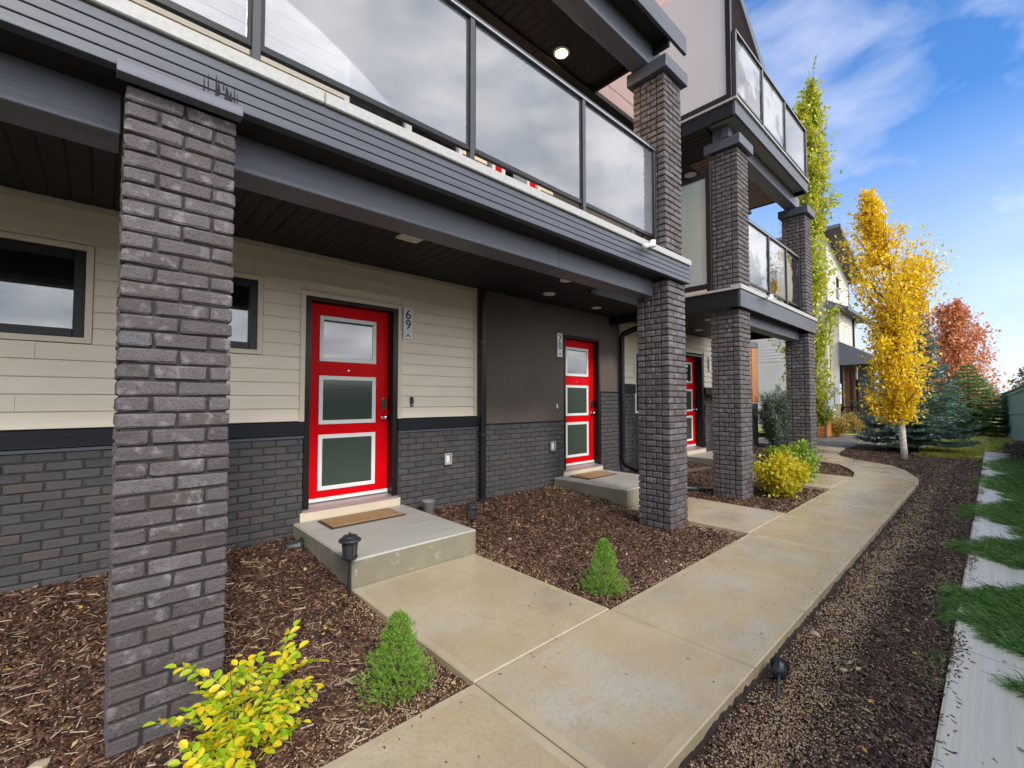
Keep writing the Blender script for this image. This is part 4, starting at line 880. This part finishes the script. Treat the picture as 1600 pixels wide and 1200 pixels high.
# rose-like plant in the foreground: compound leaves are parts
def leaf_proto(i):
    b = MB(); r = random.Random(i); L_ = .085+.02*r.random(); rise = .25*L_
    def P(t): return Vector((L_*t, 0, rise*math.sin(t*2.2)))
    b.tube([P(0), P(.35), P(.7), P(.95)], [.0012, .001, .0008, .0006], 3, cap=False)
    def leaflet(c, ang, l, w):
        M = Matrix.Translation(c) @ Matrix.Rotation(ang, 4, 'Z') @ Matrix.Rotation(r.uniform(-.35, .35), 4, 'X')
        pts = [(0, 0, 0), (.25*l, .42*w, .003), (.6*l, .5*w, .003), (.88*l, .28*w, 0), (l, 0, -.004), (.88*l, -.28*w, 0), (.6*l, -.5*w, .003), (.25*l, -.42*w, .003), (.5*l, 0, -.0025)]
        b.add([M @ Vector(q) for q in pts], [(8, k, (k+1) % 8) for k in range(8)])
    for t in (.22, .45, .68):
        for s in (-1, 1): leaflet(P(t), s*1.1, .030+.006*r.random(), .021)
    leaflet(P(.93), 0, .034, .024); me = b.mesh('leaf'); me.materials.append(ROS); return me
LP = [leaf_proto(i) for i in range(6)]
rose = thing('rose_bush', 'yellow and lime rose bush with compound leaves below the nearest pillar', 'bush', (.45, 2.15, -.06))
bx, by, bz = .46, 2.2, -.06
tips = [(.30, 2.22, .22), (.36, 2.3, .34), (.43, 2.2, .38), (.50, 2.2, .30), (.61, 2.08, .36), (.66, 2.15, .29), (.64, 2.1, .20), (.55, 2.05, .22), (.42, 2.1, .20), (.33, 2.05, .12), (.58, 2.2, .15), (.70, 2.2, .10), (.50, 2.0, .10), (.25, 2.15, .08), (.56, 2.15, .28), (.47, 2.1, .13), (.40, 2.25, .28), (.63, 2.2, .36)]
for tx, ty, tz in tips:
    dx = (tx-bx)*.9+.475-0 if False else tx
    pts = [Vector((bx+.02*random.uniform(-1, 1), by+.02*random.uniform(-1, 1), bz)), Vector(((bx*.5+tx*.5), (by*.5+ty*.5), bz+(tz-bz)*.6)), Vector((tx, ty, tz-.02))]
    MB().tube(pts, [.004, .003, .0015], 5).build('stem', BARKD, rose)
    for k in range(5):
        f = .3+.7*k/4; p = pts[0].lerp(pts[1], f*2) if f < .5 else pts[1].lerp(pts[2], f*2-1); az = random.uniform(0, 2*math.pi)
        me = LP[random.randrange(6)]
        put('leaf', me, None, rose, p, (random.uniform(-.5, .5), random.uniform(-.7, .25), az), [random.uniform(1.0, 1.5)]*3)

def shrub(x, y, w, d, h, m, lab, n=5200, size=.038, grp=None, name='shrub', stems=9, cat='shrub'):
    z0 = float(hz_(x, y)) if x < 16 else 0; t = thing(name, lab, cat, (x, y, z0), grp); P = []; b = MB()
    tipz = []
    for k in range(stems*4):
        a = rng.uniform(0, 2*math.pi); rr = math.sqrt(rng.random()); px, py = x+w/2*rr*math.cos(a)*.88, y+d/2*rr*math.sin(a)*.88
        pz = z0+h*(.35+.62*math.sqrt(max(0, 1-rr*rr*.8)))*rng.uniform(.62, 1.02); tipz.append((px, py, pz))
        if k < stems*2: b.tube([(x+.05*rng.normal(), y+.05*rng.normal(), z0-.02), ((x*2+px)/3+.02, (y*2+py)/3, z0+(pz-z0)*.5), (px, py, pz-.02)], [.010, .007, .003], 5)
    b.build('stems', BARKD, t); q = n//len(tipz)
    for px, py, pz in tipz:
        f = rng.random(q)**.55; bxx = x+(px-x)*(.35+.65*f); byy = y+(py-y)*(.35+.65*f); bzz = z0+(pz-z0)*(.12+.9*f); s = .045+.05*w*.6
        P.append(np.column_stack([bxx+rng.normal(0, s, q), byy+rng.normal(0, s, q), np.maximum(bzz+rng.normal(0, s*.8, q), z0+.03)]))
    leaves('foliage', np.concatenate(P), size, m, t); return t
shrub(8.2, 2.38, 1.15, .7, .74, SHY, 'rounded yellow shrub at the foot of the second lower pillar', 6500, .05)
shrub(9.55, 2.45, 1.0, .6, .82, SHG2, 'lime green shrub right behind the yellow shrub', 5200, .05)
shrub(22.6, 4.5, 1.2, .9, .85, BAR, 'nearer olive gold hedge shrub by the driveway', 4500, .06, 'low gold hedge shrubs')
shrub(25.2, 4.35, 1.4, .9, 1.0, BAR, 'farther olive gold hedge shrub below the porch railing', 4500, .06, 'low gold hedge shrubs')
shrub(12.4, 3.75, .5, .45, .35, SHG2, 'low dark green plant in front of the farthest lower pillar', 1400, .045)

def juniper(x, y, w, h, lab):
    t = thing('juniper', lab, 'juniper', (x, y, 0), 'grey green junipers'); P, D = [], []; b = MB()
    for k in range(60):
        a = rng.uniform(0, 2*math.pi); rr = rng.random()**.6*w/2; top = np.array([x+rr*math.cos(a), y+rr*math.sin(a), h*rng.uniform(.55, 1)*(1-.35*rr/w)]); base = np.array([x+rr*.25*math.cos(a), y+rr*.25*math.sin(a), 0])
        b.tube([tuple(base), tuple((base+top)/2+[.0, .0, .03]), tuple(top)], [.012, .008, .003], 4)
        n = 320; f = rng.uniform(.18, 1, n)[:, None]; p = base+(top-base)*f+rng.normal(0, .05, (n, 3)); P.append(p); D.append((top-base)*.6/h+rng.normal(0, .42, (n, 3))+[0, 0, .3])
    b.build('branches', BARKD, t); P = np.concatenate(P); D = np.concatenate(D); needles('foliage', P, D, rng.uniform(.06, .13, len(P)), .022, JUN, t)
juniper(14.9, 4.35, 1.15, 2.0, 'tall grey green juniper filling the gap between the two far pillars')
juniper(16.6, 4.75, 1.1, 1.7, 'shorter grey green juniper half behind the farthest pillar')

# ---- trees
RT = np.array([.734, -.679, 0]); FW = np.array([.679, .734, 0])
def aspen(name, lab, base, trunk, prof, m, bark, nl, leafn, size, r0, z0c, twigs=8, seed=1, extra=()):
    """trunk: [(u, z)]; prof: [(z, uL, uR)] gives the crown's reach to either side; u runs along RT"""
    g = np.random.default_rng(seed); B = np.array(base, float); t = thing(name, lab, 'tree', base)
    tz = np.array([q[1] for q in trunk]); tu = np.array([q[0] for q in trunk]); H = tz[-1]
    def tp(z): return B+RT*np.interp(z, tz, tu)+FW*.05*math.sin(z*1.3)+np.array([0, 0, z])
    zs = np.linspace(0, H, 26); MB().tube([tuple(tp(z)) for z in zs], [r0*(1-z/H)**.75+.008 for z in zs], 10).build('trunk', bark, t, 0, True)
    pz = np.array([q[0] for q in prof]); pl = np.array([q[1] for q in prof]); pr = np.array([q[2] for q in prof]); b = MB(); P = []
    for k in range(nl):
        f = (k+g.random())/nl; ze = z0c+(H*1.0-z0c)*f**.9; a = g.uniform(0, 2*math.pi); c = math.cos(a); s = math.sin(a); lobe = .80+.24*math.sin(ze*3.1+2.3*a+seed)+.12*math.sin(ze*7.3-3*a)
        if extra and k % extra[0] == 0: ze = g.uniform(extra[1], extra[2]); a = g.normal(0, .45); c = math.cos(a); s = math.sin(a); lobe = .95
        L_, R_ = np.interp(ze, pz, pl), np.interp(ze, pz, pr); mid = (L_+R_)/2; hw = (R_-L_)/2; reach = g.uniform(.5, 1.08)*lobe
        e = B+RT*(mid+hw*c*reach)+FW*(hw*.85*s*reach)+[0, 0, ze]
        zb = max(.55*z0c+.3, ze-g.uniform(.5, 1.3)*(.6+hw)); st = tp(min(zb, H*.96)); md = st*.55+e*.45+RT*(mid+hw*c*reach-np.interp(zb, tz, tu))*.12-[0, 0, .08]
        b.tube([tuple(st), tuple(md), tuple(e)], [max(.006, r0*.30*(1-ze/H*.6)), .009, .003], 5, cap=False)
        ns = leafn//nl
        for j in range(7):          # twigs carry their own clumps of leaves, with gaps in between
            ff = min(1.04, .36+.68*j/6+g.uniform(-.08, .06)); cc = st+(md-st)*ff*2 if ff < .5 else md+(e-md)*(ff*2-1); sp = .05+.085*hw*g.uniform(.5, 1.3); n = int(ns/7*g.uniform(0, 2.3)); off = g.normal(0, .05*hw+.02, 3)
            P.append(cc+off+g.normal(0, 1, (n, 3))*[sp, sp, sp*1.25])
    for k in range(twigs):
        z = H*g.uniform(.82, .99); st = tp(z); e = st+RT*g.normal(0, .10)+FW*g.normal(0, .1)+[0, 0, g.uniform(.25, .9)*H/9]; b.tube([tuple(st), tuple(e)], [.007, .002], 4); P.append(st+(e-st)*g.random((14, 1))+g.normal(0, .03, (14, 3)))
    b.build('limbs', BARKD, t); P = np.concatenate(P); P = P[P[:, 2] > B[2]+z0c*.72]
    leaves('crown', P, size, m, t); return t
aspen('yellow_aspen', 'golden yellow columnar aspen with pale trunk beside the path bend', (15.1, 1.57, -.03),
      [(0, 0), (-.03, 1.5), (-.10, 3), (-.15, 4.2), (-.3, 5.4), (-.62, 6.35), (-.78, 6.9)],
      [(.9, -.42, .45), (1.3, -.55, .6), (2.0, -.85, .62), (2.5, -.98, .72), (3.0, -1.12, .45), (3.5, -.85, .42), (4.0, -1.02, .42), (4.5, -1.42, .66), (5.0, -1.5, .92), (5.3, -1.45, .82), (5.8, -1.38, .05), (6.3, -1.08, -.28), (6.9, -.85, -.66)],
      YEL, BARKW, 150, 17500, .085, .066, 1.25, 8, 3, (8, 4.6, 5.35))
aspen('green_aspen', 'tall narrow green and yellow aspen behind the farthest pillar', (19.0, 4.45, -.02),
      [(0, 0), (.05, 3), (0, 7), (.1, 10), (.2, 13.3)],
      [(.6, -.1, .7), (2, -1.1, .95), (3.5, -1.4, .85), (5, -1.2, .8), (6.5, -1.35, .95), (8, -1.15, .9), (9.5, -.75, .95), (11, -.9, .9), (12, -.75, .75), (12.6, -.3, .5), (13.4, .1, .3)],
      GRN, BARKD, 190, 21000, .125, .11, .8, 16, 5)
def spruce(name, lab, base, H, Rm, m, seed, dens=1., lean=0):
    g = np.random.default_rng(seed); B = np.array(base, float); t = thing(name, lab, 'spruce', base)
    MB().tube([tuple(B), tuple(B+[0, 0, H*.97])], [.035*H, .006], 8).build('trunk', BARKD, t); b = MB(); P, D = [], []
    z = .12*H*.6
    while z < H*.985:
        f = z/H; L_ = Rm*(1-f)**.85*(1 if f > .08 else .85)+.05; n = int(7+5*(1-f))
        for k in range(n):
            a = 2*math.pi*(k+g.random())/n; l = L_*g.uniform(.72, 1.12); dr = np.array([math.cos(a), math.sin(a), 0]); sd_ = np.array([-math.sin(a), math.cos(a), 0])
            def q(s): return B+[0, 0, z]+dr*l*s+[0, 0, -.14*l*math.sin(s*2.4)+.10*l*s*s+.25*f*l*s]
            b.tube([tuple(q(0)), tuple(q(.5)), tuple(q(1))], [.018*(1-f)+.004, .008, .003], 4, cap=False)
            nt = max(5, int(l*16*dens))
            for j in range(nt):
                s = .16+.84*j/nt; tl = (.42*l*(1-s)+.11)*g.uniform(.7, 1.15)
                for sg in (-1, 1):
                    d0 = dr*.75+sd_*sg*.8+[0, 0, .02]; d0 = d0/np.linalg.norm(d0); nn = max(4, int(tl*38*dens)); u = np.linspace(.05, 1, nn)[:, None]
                    p = q(s)+d0*tl*u+[0, 0, -.03]*u+g.normal(0, .008, (nn, 3)); P.append(p); D.append(d0*.8+g.normal(0, .42, (nn, 3))+[0, 0, .25])
        z += H*.034+.05
    b.build('branches', BARKD, t); P = np.concatenate(P); D = np.concatenate(D); needles('needles', P, D, g.uniform(.07, .12, len(P)), .032, m, t); return t
spruce('blue_spruce', 'blue green spruce with wide low branches behind the yellow aspen', (18.3, 1.75, -.03), 4.75, 1.6, SPB, 11)
spruce('green_spruce', 'dark green young spruce under the russet tree', (28.5, .75, .05), 3.0, 2.1, SPG, 12, .9)
aspen('russet_tree', 'round russet and orange tree beyond the blue spruce', (33, 1.15, .1),
      [(0, 0), (0, 2), (-.1, 4), (.1, 6.6)],
      [(.8, -1.0, 1.2), (1.6, -1.7, 1.9), (2.6, -2.1, 2.1), (3.6, -2.0, 2.1), (4.6, -1.7, 1.7), (5.4, -1.4, 1.0), (6.2, -1.0, .3), (6.9, -.5, .1)], ORG, BARKD, 130, 12000, .15, .12, 1.0, 14, 9)
aspen('russet_tree', 'dark red thin topped tree between the lamp post and the russet tree', (38, 3.0, .1),
      [(0, 0), (0, 3), (-.1, 5), (.1, 8)],
      [(2, -1, 1), (4, -1.2, 1.1), (6, -1.1, .9), (7.4, -.5, .3), (8.2, -.1, .1)], ORG, BARKD, 80, 4200, .15, .12, 2.0, 10, 19)
for i, (x, y, h) in enumerate(((60, -8, 7), (68, -3, 6), (75, 6, 7), (62, 12, 8))):
    aspen('far_tree', ['low olive tree far away past the fence end', 'small olive tree at the horizon right of the russet tree', 'olive tree at the horizon behind the russet tree', 'olive tree far behind the neighbouring house'][i], (x, y, -.3), [(0, 0), (0, h*.5), (0, h)], [(1, -1.5, 1.5), (h*.5, -2.2, 2.2), (h*.8, -1.5, 1.5), (h, -.3, .3)], BAR, BARKD, 50, 3500, .3, .12, 1.0, 2, 30+i)

for i, (x, y, h, lab) in enumerate(((3.0, -9.5, 3.4, 'small tree behind the green fence mirrored in the top pane of door 69'), (-1.5, -12, 3.8, 'small tree behind the green fence mirrored in the left windows'), (11.5, -8, 3.0, 'farther right of the mirrored trees, standing behind the fence opposite door 70'))):
    aspen('small_tree', lab, (x, y, -.1), [(0, 0), (.1, h)], [(1, -.5, .5), (h*.6, -1.1, 1.1), (h, -.3, .3)], BAR, BARKD, 40, 1500, .09, .05, 1.0, 4, 50+i)
# ---- grass: bank edge, clumps falling over the gutter, far lawn
def in_view(P): return P[(P[:, 0] > 1.5)]
gp, gd, gl = [], [], []
def clump(x0, x1, yin, n, reach=.3):
    x = rng.uniform(x0, x1, n); c = (x-(x0+x1)/2)/((x1-x0)/2)+.25*(1-0*x); edge = yin-(abs(c)**1.6)*.40+.04*np.sin(x*9)+.05*np.sin(x*23); y = edge-rng.random(n)**1.3*.85
    z = hz_(x, y)+.01+.05*rng.random(n)*(y < edge-.03); gp.append(np.column_stack([x, y, z])); d = np.column_stack([rng.normal(-.1, .55, n), rng.normal(.85, .35, n), rng.uniform(.05, .75, n)]); gd.append(d); gl.append(rng.uniform(.07, .19, n))
clump(4.1, 5.75, .22, 24000); clump(3.2, 4.3, -.12, 9000); clump(6.2, 7.5, .24, 15000); clump(8.2, 10.2, .24, 13000); clump(7.5, 8.4, -.15, 4500); clump(11.0, 14.0, .22, 12000); clump(10, 11.5, -.1, 5000); clump(14, 17.5, .2, 7000)
n = 16000; x = rng.uniform(3, 24, n); y = -.45-rng.random(n)*1.2; gp.append(np.column_stack([x, y, hz_(x, y)])); gd.append(np.column_stack([rng.normal(0, .5, n), rng.normal(.4, .5, n), rng.uniform(.5, 1.2, n)])); gl.append(rng.uniform(.06, .14, n))
needles_ = needles('grass', np.concatenate(gp), np.concatenate(gd), np.concatenate(gl), .006, GRS, None, .28)
tag(needles_, 'long wet green grass spilling over the concrete gutter', 'grass', kind='stuff')
n = 52000; x = 16.5+rng.random(n)**1.5*22; y = rng.uniform(-1.4, 1.6, n)+.10*np.sin(x*1.7); kp = (y < 1.55) & ((x > 17.1+.35*np.sin(y*5)) | (rng.random(n) < .12)); x, y = x[kp], y[kp]; n = len(x); z = hz_(x, y)+.005
o = needles('lawn_grass', np.column_stack([x, y, z]), np.column_stack([rng.normal(0, .4, n), rng.normal(0, .4, n), np.ones(n)]), rng.uniform(.04, .09, n), .014, mat('grass_autumn', [(0, (.18, .30, .04)), (.4, (.38, .44, .06)), (.7, (.62, .50, .08)), (1, (.66, .36, .07))], rough=.6, rand=.7, scale=1.2, translucent=.3))
tag(o, 'short autumn lawn mixed with orange leaves near the fence', 'lawn grass', kind='stuff')
n = 900; x = np.concatenate([rng.normal(8.7, .35, 450), rng.normal(5.0, .25, 300), rng.normal(3.6, .2, 150)]); y = np.concatenate([rng.normal(.33, .05, 450), rng.normal(.26, .05, 300), rng.normal(.25, .04, 150)])
o = needles('weed_tufts', np.column_stack([x, y, hz_(x, y)]), np.column_stack([rng.normal(0, .7, n), rng.normal(.3, .6, n), rng.uniform(.3, 1, n)]), rng.uniform(.03, .08, n), .005, GRS, None, .2); tag(o, 'sparse green weeds growing in the mulch along the gutter', 'weeds', kind='stuff')

# ---- green fence
def fy(x): return -.27-(30.8-x)*.0512
def fz(x): return float(hz_(x, fy(x)))
fen = thing('fence', 'weathered green board fence on the grassy bank at right', 'fence', (16, fy(16), fz(16)))
ang = math.atan(.0512); bp_ = MB().box(-.068, .068, -.011, .011, 0, 1.72).mesh('fence_board', .003); bp_.materials.append(FEN)
nb = 0; x = -2.
while x < 31 and nb < 299:
    step_ = .142 if x > 8 else .17
    put('fence_board', bp_, None, fen, (x, fy(x)+random.uniform(-.003, .003), fz(x)+.12), (0, 0, ang), (1 if x > 8 else 1.2, 1, 1+random.uniform(-.005, .005))); x += step_; nb += 1
x = -2.
while x < 31:
    x2 = min(x+2.4, 31); z1_, z2_ = fz(x), fz(x2)
    for nm, dz0, dz1, dy0, dy1 in (('cap_board', 1.845, 1.885, -.07, .07), ('top_rail', 1.70, 1.79, .014, .05), ('middle_rail', .95, 1.04, .014, .05), ('kick_board', .02, .17, .014, .05)):
        b = MB(); ya, yb = fy(x), fy(x2)
        b.add([(x, ya+dy0, z1_+dz0), (x2, yb+dy0, z2_+dz0), (x, ya+dy1, z1_+dz0), (x2, yb+dy1, z2_+dz0), (x, ya+dy0, z1_+dz1), (x2, yb+dy0, z2_+dz1), (x, ya+dy1, z1_+dz1), (x2, yb+dy1, z2_+dz1)], [(0, 2, 3, 1), (4, 5, 7, 6), (0, 1, 5, 4), (2, 6, 7, 3), (0, 4, 6, 2), (1, 3, 7, 5)]); b.build(nm, FEN, fen, .004)
    box('post', x-.045, x+.045, fy(x)-.10, fy(x)-.012, z1_-.1, z1_+1.9, FEN, fen, .004); x += 2.4
# mulch heap near the fence
g_ = MB(); heap = tag(put('mulch_heap', scatter('mulch_heap', CH_V, CH_F, np.column_stack([18.5+1.8*rng.normal(size=2600)*.6, -.55+.16*rng.normal(size=2600), np.abs(rng.normal(size=2600))*.06+.10]), rotmats(2600), np.column_stack([rng.uniform(.04, .1, 2600), rng.uniform(.02, .05, 2600), rng.uniform(.01, .02, 2600)])), CHIP), 'heap of dark mulch at the foot of the fence bank', 'mulch', kind='stuff')

# ================================================================== FAR BUILDINGS
hc = thing('house', 'tall white sided gabled house beyond the aspens', 'house', (29.5, 8, 0))
CX0, CX1, CY = 27.0, 31.9, 5.6
b = MB().prism([(CX0, 0), (CX1, 0), (CX1, 8.55), (CX0, 10.0)], 1, CY+.02, 13); b.build('walls', SIDP, hc)
def far_siding(par, x0, x1, z0, z1, y, m, axis='x', h=.16):
    pr = MB()
    z = z0; k = 0
    while z < z1-.02:
        if axis == 'x': pr.prism([(y-.018, z), (y-.003, min(z+h, z1)), (y+.01, min(z+h, z1)), (y+.01, z)], 0, x0, x1)
        else: pr.prism([(y-.018, z), (y-.003, min(z+h, z1)), (y+.01, min(z+h, z1)), (y+.01, z)], 1, x0, x1)
        z += h
    return pr
def sboards(par, x0, x1, z0, z1, y, m, axis, h=.17, top=None):
    z = z0
    while z < z1-.02:
        e = x1
        if top: e = min(x1, top(z+h))
        if e > x0+.1: far_siding(par, x0, e, z, min(z+h, z1), y, m, axis, h).build('siding_board', m, par)
        z += h
sboards(hc, CX0, CX1, 6.45, 9.95, CY, SIDP, 'x', top=lambda z: CX1 if z < 8.55 else CX0+(10.0-z)/(1.45)*(CX1-CX0))
sboards(hc, CY+.03, 9.5, 3.6, 9.9, CX0, SIDP, 'y')
MB().prism([(26.6, 10.05), (26.6, 10.22), (32.5, 8.5), (32.5, 8.33)], 1, 4.95, 13.2).build('roof', SHG, hc)
MB().prism([(26.6, 10.0), (26.6, 10.2), (32.55, 8.46), (32.55, 8.26)], 1, 4.9, 4.948).build('rake_board', FAS, hc)
for z0, z1 in ((7.55, 8.1), (6.95, 7.5)): MB().box(28.95, 29.45, CY-.04, CY-.019, z0, z1).build('window', BLK, hc); 
for z0, z1 in ((7.6, 8.05), (7.0, 7.45)): MB().box(29.0, 29.4, CY-.05, CY-.041, z0, z1).build('pane', GLW, hc)
w = MB().box(CX0-.05, CX0-.02, 5.85, 6.35, 6.6, 8.2).build('window', BLK, hc); MB().box(CX0-.06, CX0-.051, 5.92, 6.28, 6.7, 8.1).build('pane', GLW, w)
w = MB().box(CX0-.05, CX0-.02, 5.75, 6.1, 3.7, 5.0).build('window', BLK, hc); MB().box(CX0-.06, CX0-.051, 5.8, 6.05, 3.8, 4.9).build('pane', GLW, w)
box('stucco_panel', CX0-.045, CX0-.02, 5.66, 7.2, 5.1, 6.4, TAN, hc)
box('bay_wall', 27.3, 31.6, 5.22, 5.58, 0, 6.0, SIDP, hc, 0); sboards(hc, 27.3, 31.6, 3.5, 6.0, 5.2, SIDP, 'x')
MB().prism([(4.75, 5.98), (4.75, 6.08), (5.6, 6.55), (5.6, 5.98)], 0, 26.7, 32.6).build('pent_roof', SHG, hc); box('pent_fascia', 26.7, 32.6, 4.70, 4.748, 5.92, 6.09, FAS, hc)
box('downspout_pipe', 30.4, 30.5, 5.10, 5.18, 0, 5.95, BLK, hc); box('corner_strip', CX1-.02, CX1+.08, CY-.03, CY+.1, 0, 8.5, BLK, hc)
MB().prism([(3.5, 3.25), (3.5, 3.4), (5.2, 4.45), (5.2, 3.25)], 0, 27.2, 34).build('porch_roof', SHG, hc); box('porch_fascia', 27.2, 34, 3.44, 3.498, 3.2, 3.42, FAS, hc)
pp = box('porch_pier', 27.62, 28.2, 3.95, 4.55, 0, 3.24, BRKW, hc, .01); box('porch_pier', 31.0, 31.5, 3.7, 4.2, 0, 3.24, BRKW, hc, .01)
for k in range(5): box('cedar_board', 28.42, 28.46, 4.78+k*.1, 4.874+k*.1, .2, 3.22, CED, hc)
for y_ in (4.72, 5.10): box('porch_post', 27.3, 27.42, y_, y_+.1, 0, 3.24, BLK, hc)
box('porch_railing', 27.2, 27.25, 4.56, 5.1, 1.12, 1.18, BLK, hc); box('porch_railing', 27.2, 27.25, 4.56, 5.1, .35, .40, BLK, hc)
for k in range(6): box('baluster', 27.21, 27.24, 4.6+k*.09, 4.63+k*.09, .4, 1.12, BLK, hc, 0)
box('porch_door', 30, 30.1, 4.4, 5.2, 0.1, 2.6, JAMB, hc)
mb = thing('utility_boxes', 'white utility meter boxes on the side of the tall house', 'meter box', (26.6, 5.35, .8))
box('meter_box', 26.72, 26.98, 5.36, 5.62, .9, 2.0, WHT, mb); box('meter_box', 26.7, 26.98, 5.1, 5.32, 1.3, 2.3, WHT, mb); box('meter_dial', 26.68, 26.699, 5.16, 5.28, 1.9, 2.1, GREYP, mb)
pb = thing('planter', 'orange cedar planter box at the end of the driveway', 'planter', (21.7, 4.78, 0))
for k in range(4): box('cedar_board', 21.4, 21.44, 4.56, 5.1, .01+k*.19, .19+k*.19, CED, pb, .004)
box('planter_side', 21.44, 22.4, 4.56, 4.60, .01, .77, CED, pb); box('planter_post', 21.385, 21.399, 4.54, 4.6, 0, .8, CED, pb)
hd = thing('house', 'low white sided house with grey roof strip seen between the two far pillars', 'house', (32, 11, 0))
box('walls', 31, 40, 7.0, 18, 0, 8.0, SIDP, hd, 0); sboards(hd, 7.0, 13, 4.15, 8.0, 30.98, SIDP, 'y', .2); sboards(hd, 7.0, 13, 1.9, 3.6, 30.98, SID, 'y', .2)
MB().prism([(30.2, 3.6), (30.2, 3.72), (30.96, 4.2), (30.96, 3.6)], 1, 6.8, 13.2).build('pent_roof', SHG, hd); box('pent_fascia', 30.14, 30.198, 6.8, 13.2, 3.5, 3.73, FAS, hd)
box('garage_opening', 30.9, 30.975, 7.0, 13, 0, 1.86, DARK, hd); MB().prism([(30.4, 8.0), (40.6, 8.0), (35.5, 9.4)], 1, 6.8, 18.3).build('roof', SHG, hd)
lp = thing('lamp_post', 'dark lamp post sticking up above the spruce tops', 'lamp post', (45, 3.15, 0))
MB().tube([(45, 3.15, -.3), (45, 3.15, 8.9)], [.12, .09], 10).build('pole', BLKM, lp); MB().tube([(45, 3.15, 8.6), (44.6, 3.75, 8.5)], .04, 6).build('arm', BLKM, lp); MB().box(44.3, 44.8, 3.6, 4.2, 8.3, 8.55).build('lamp_head', BLKM, lp, .03)
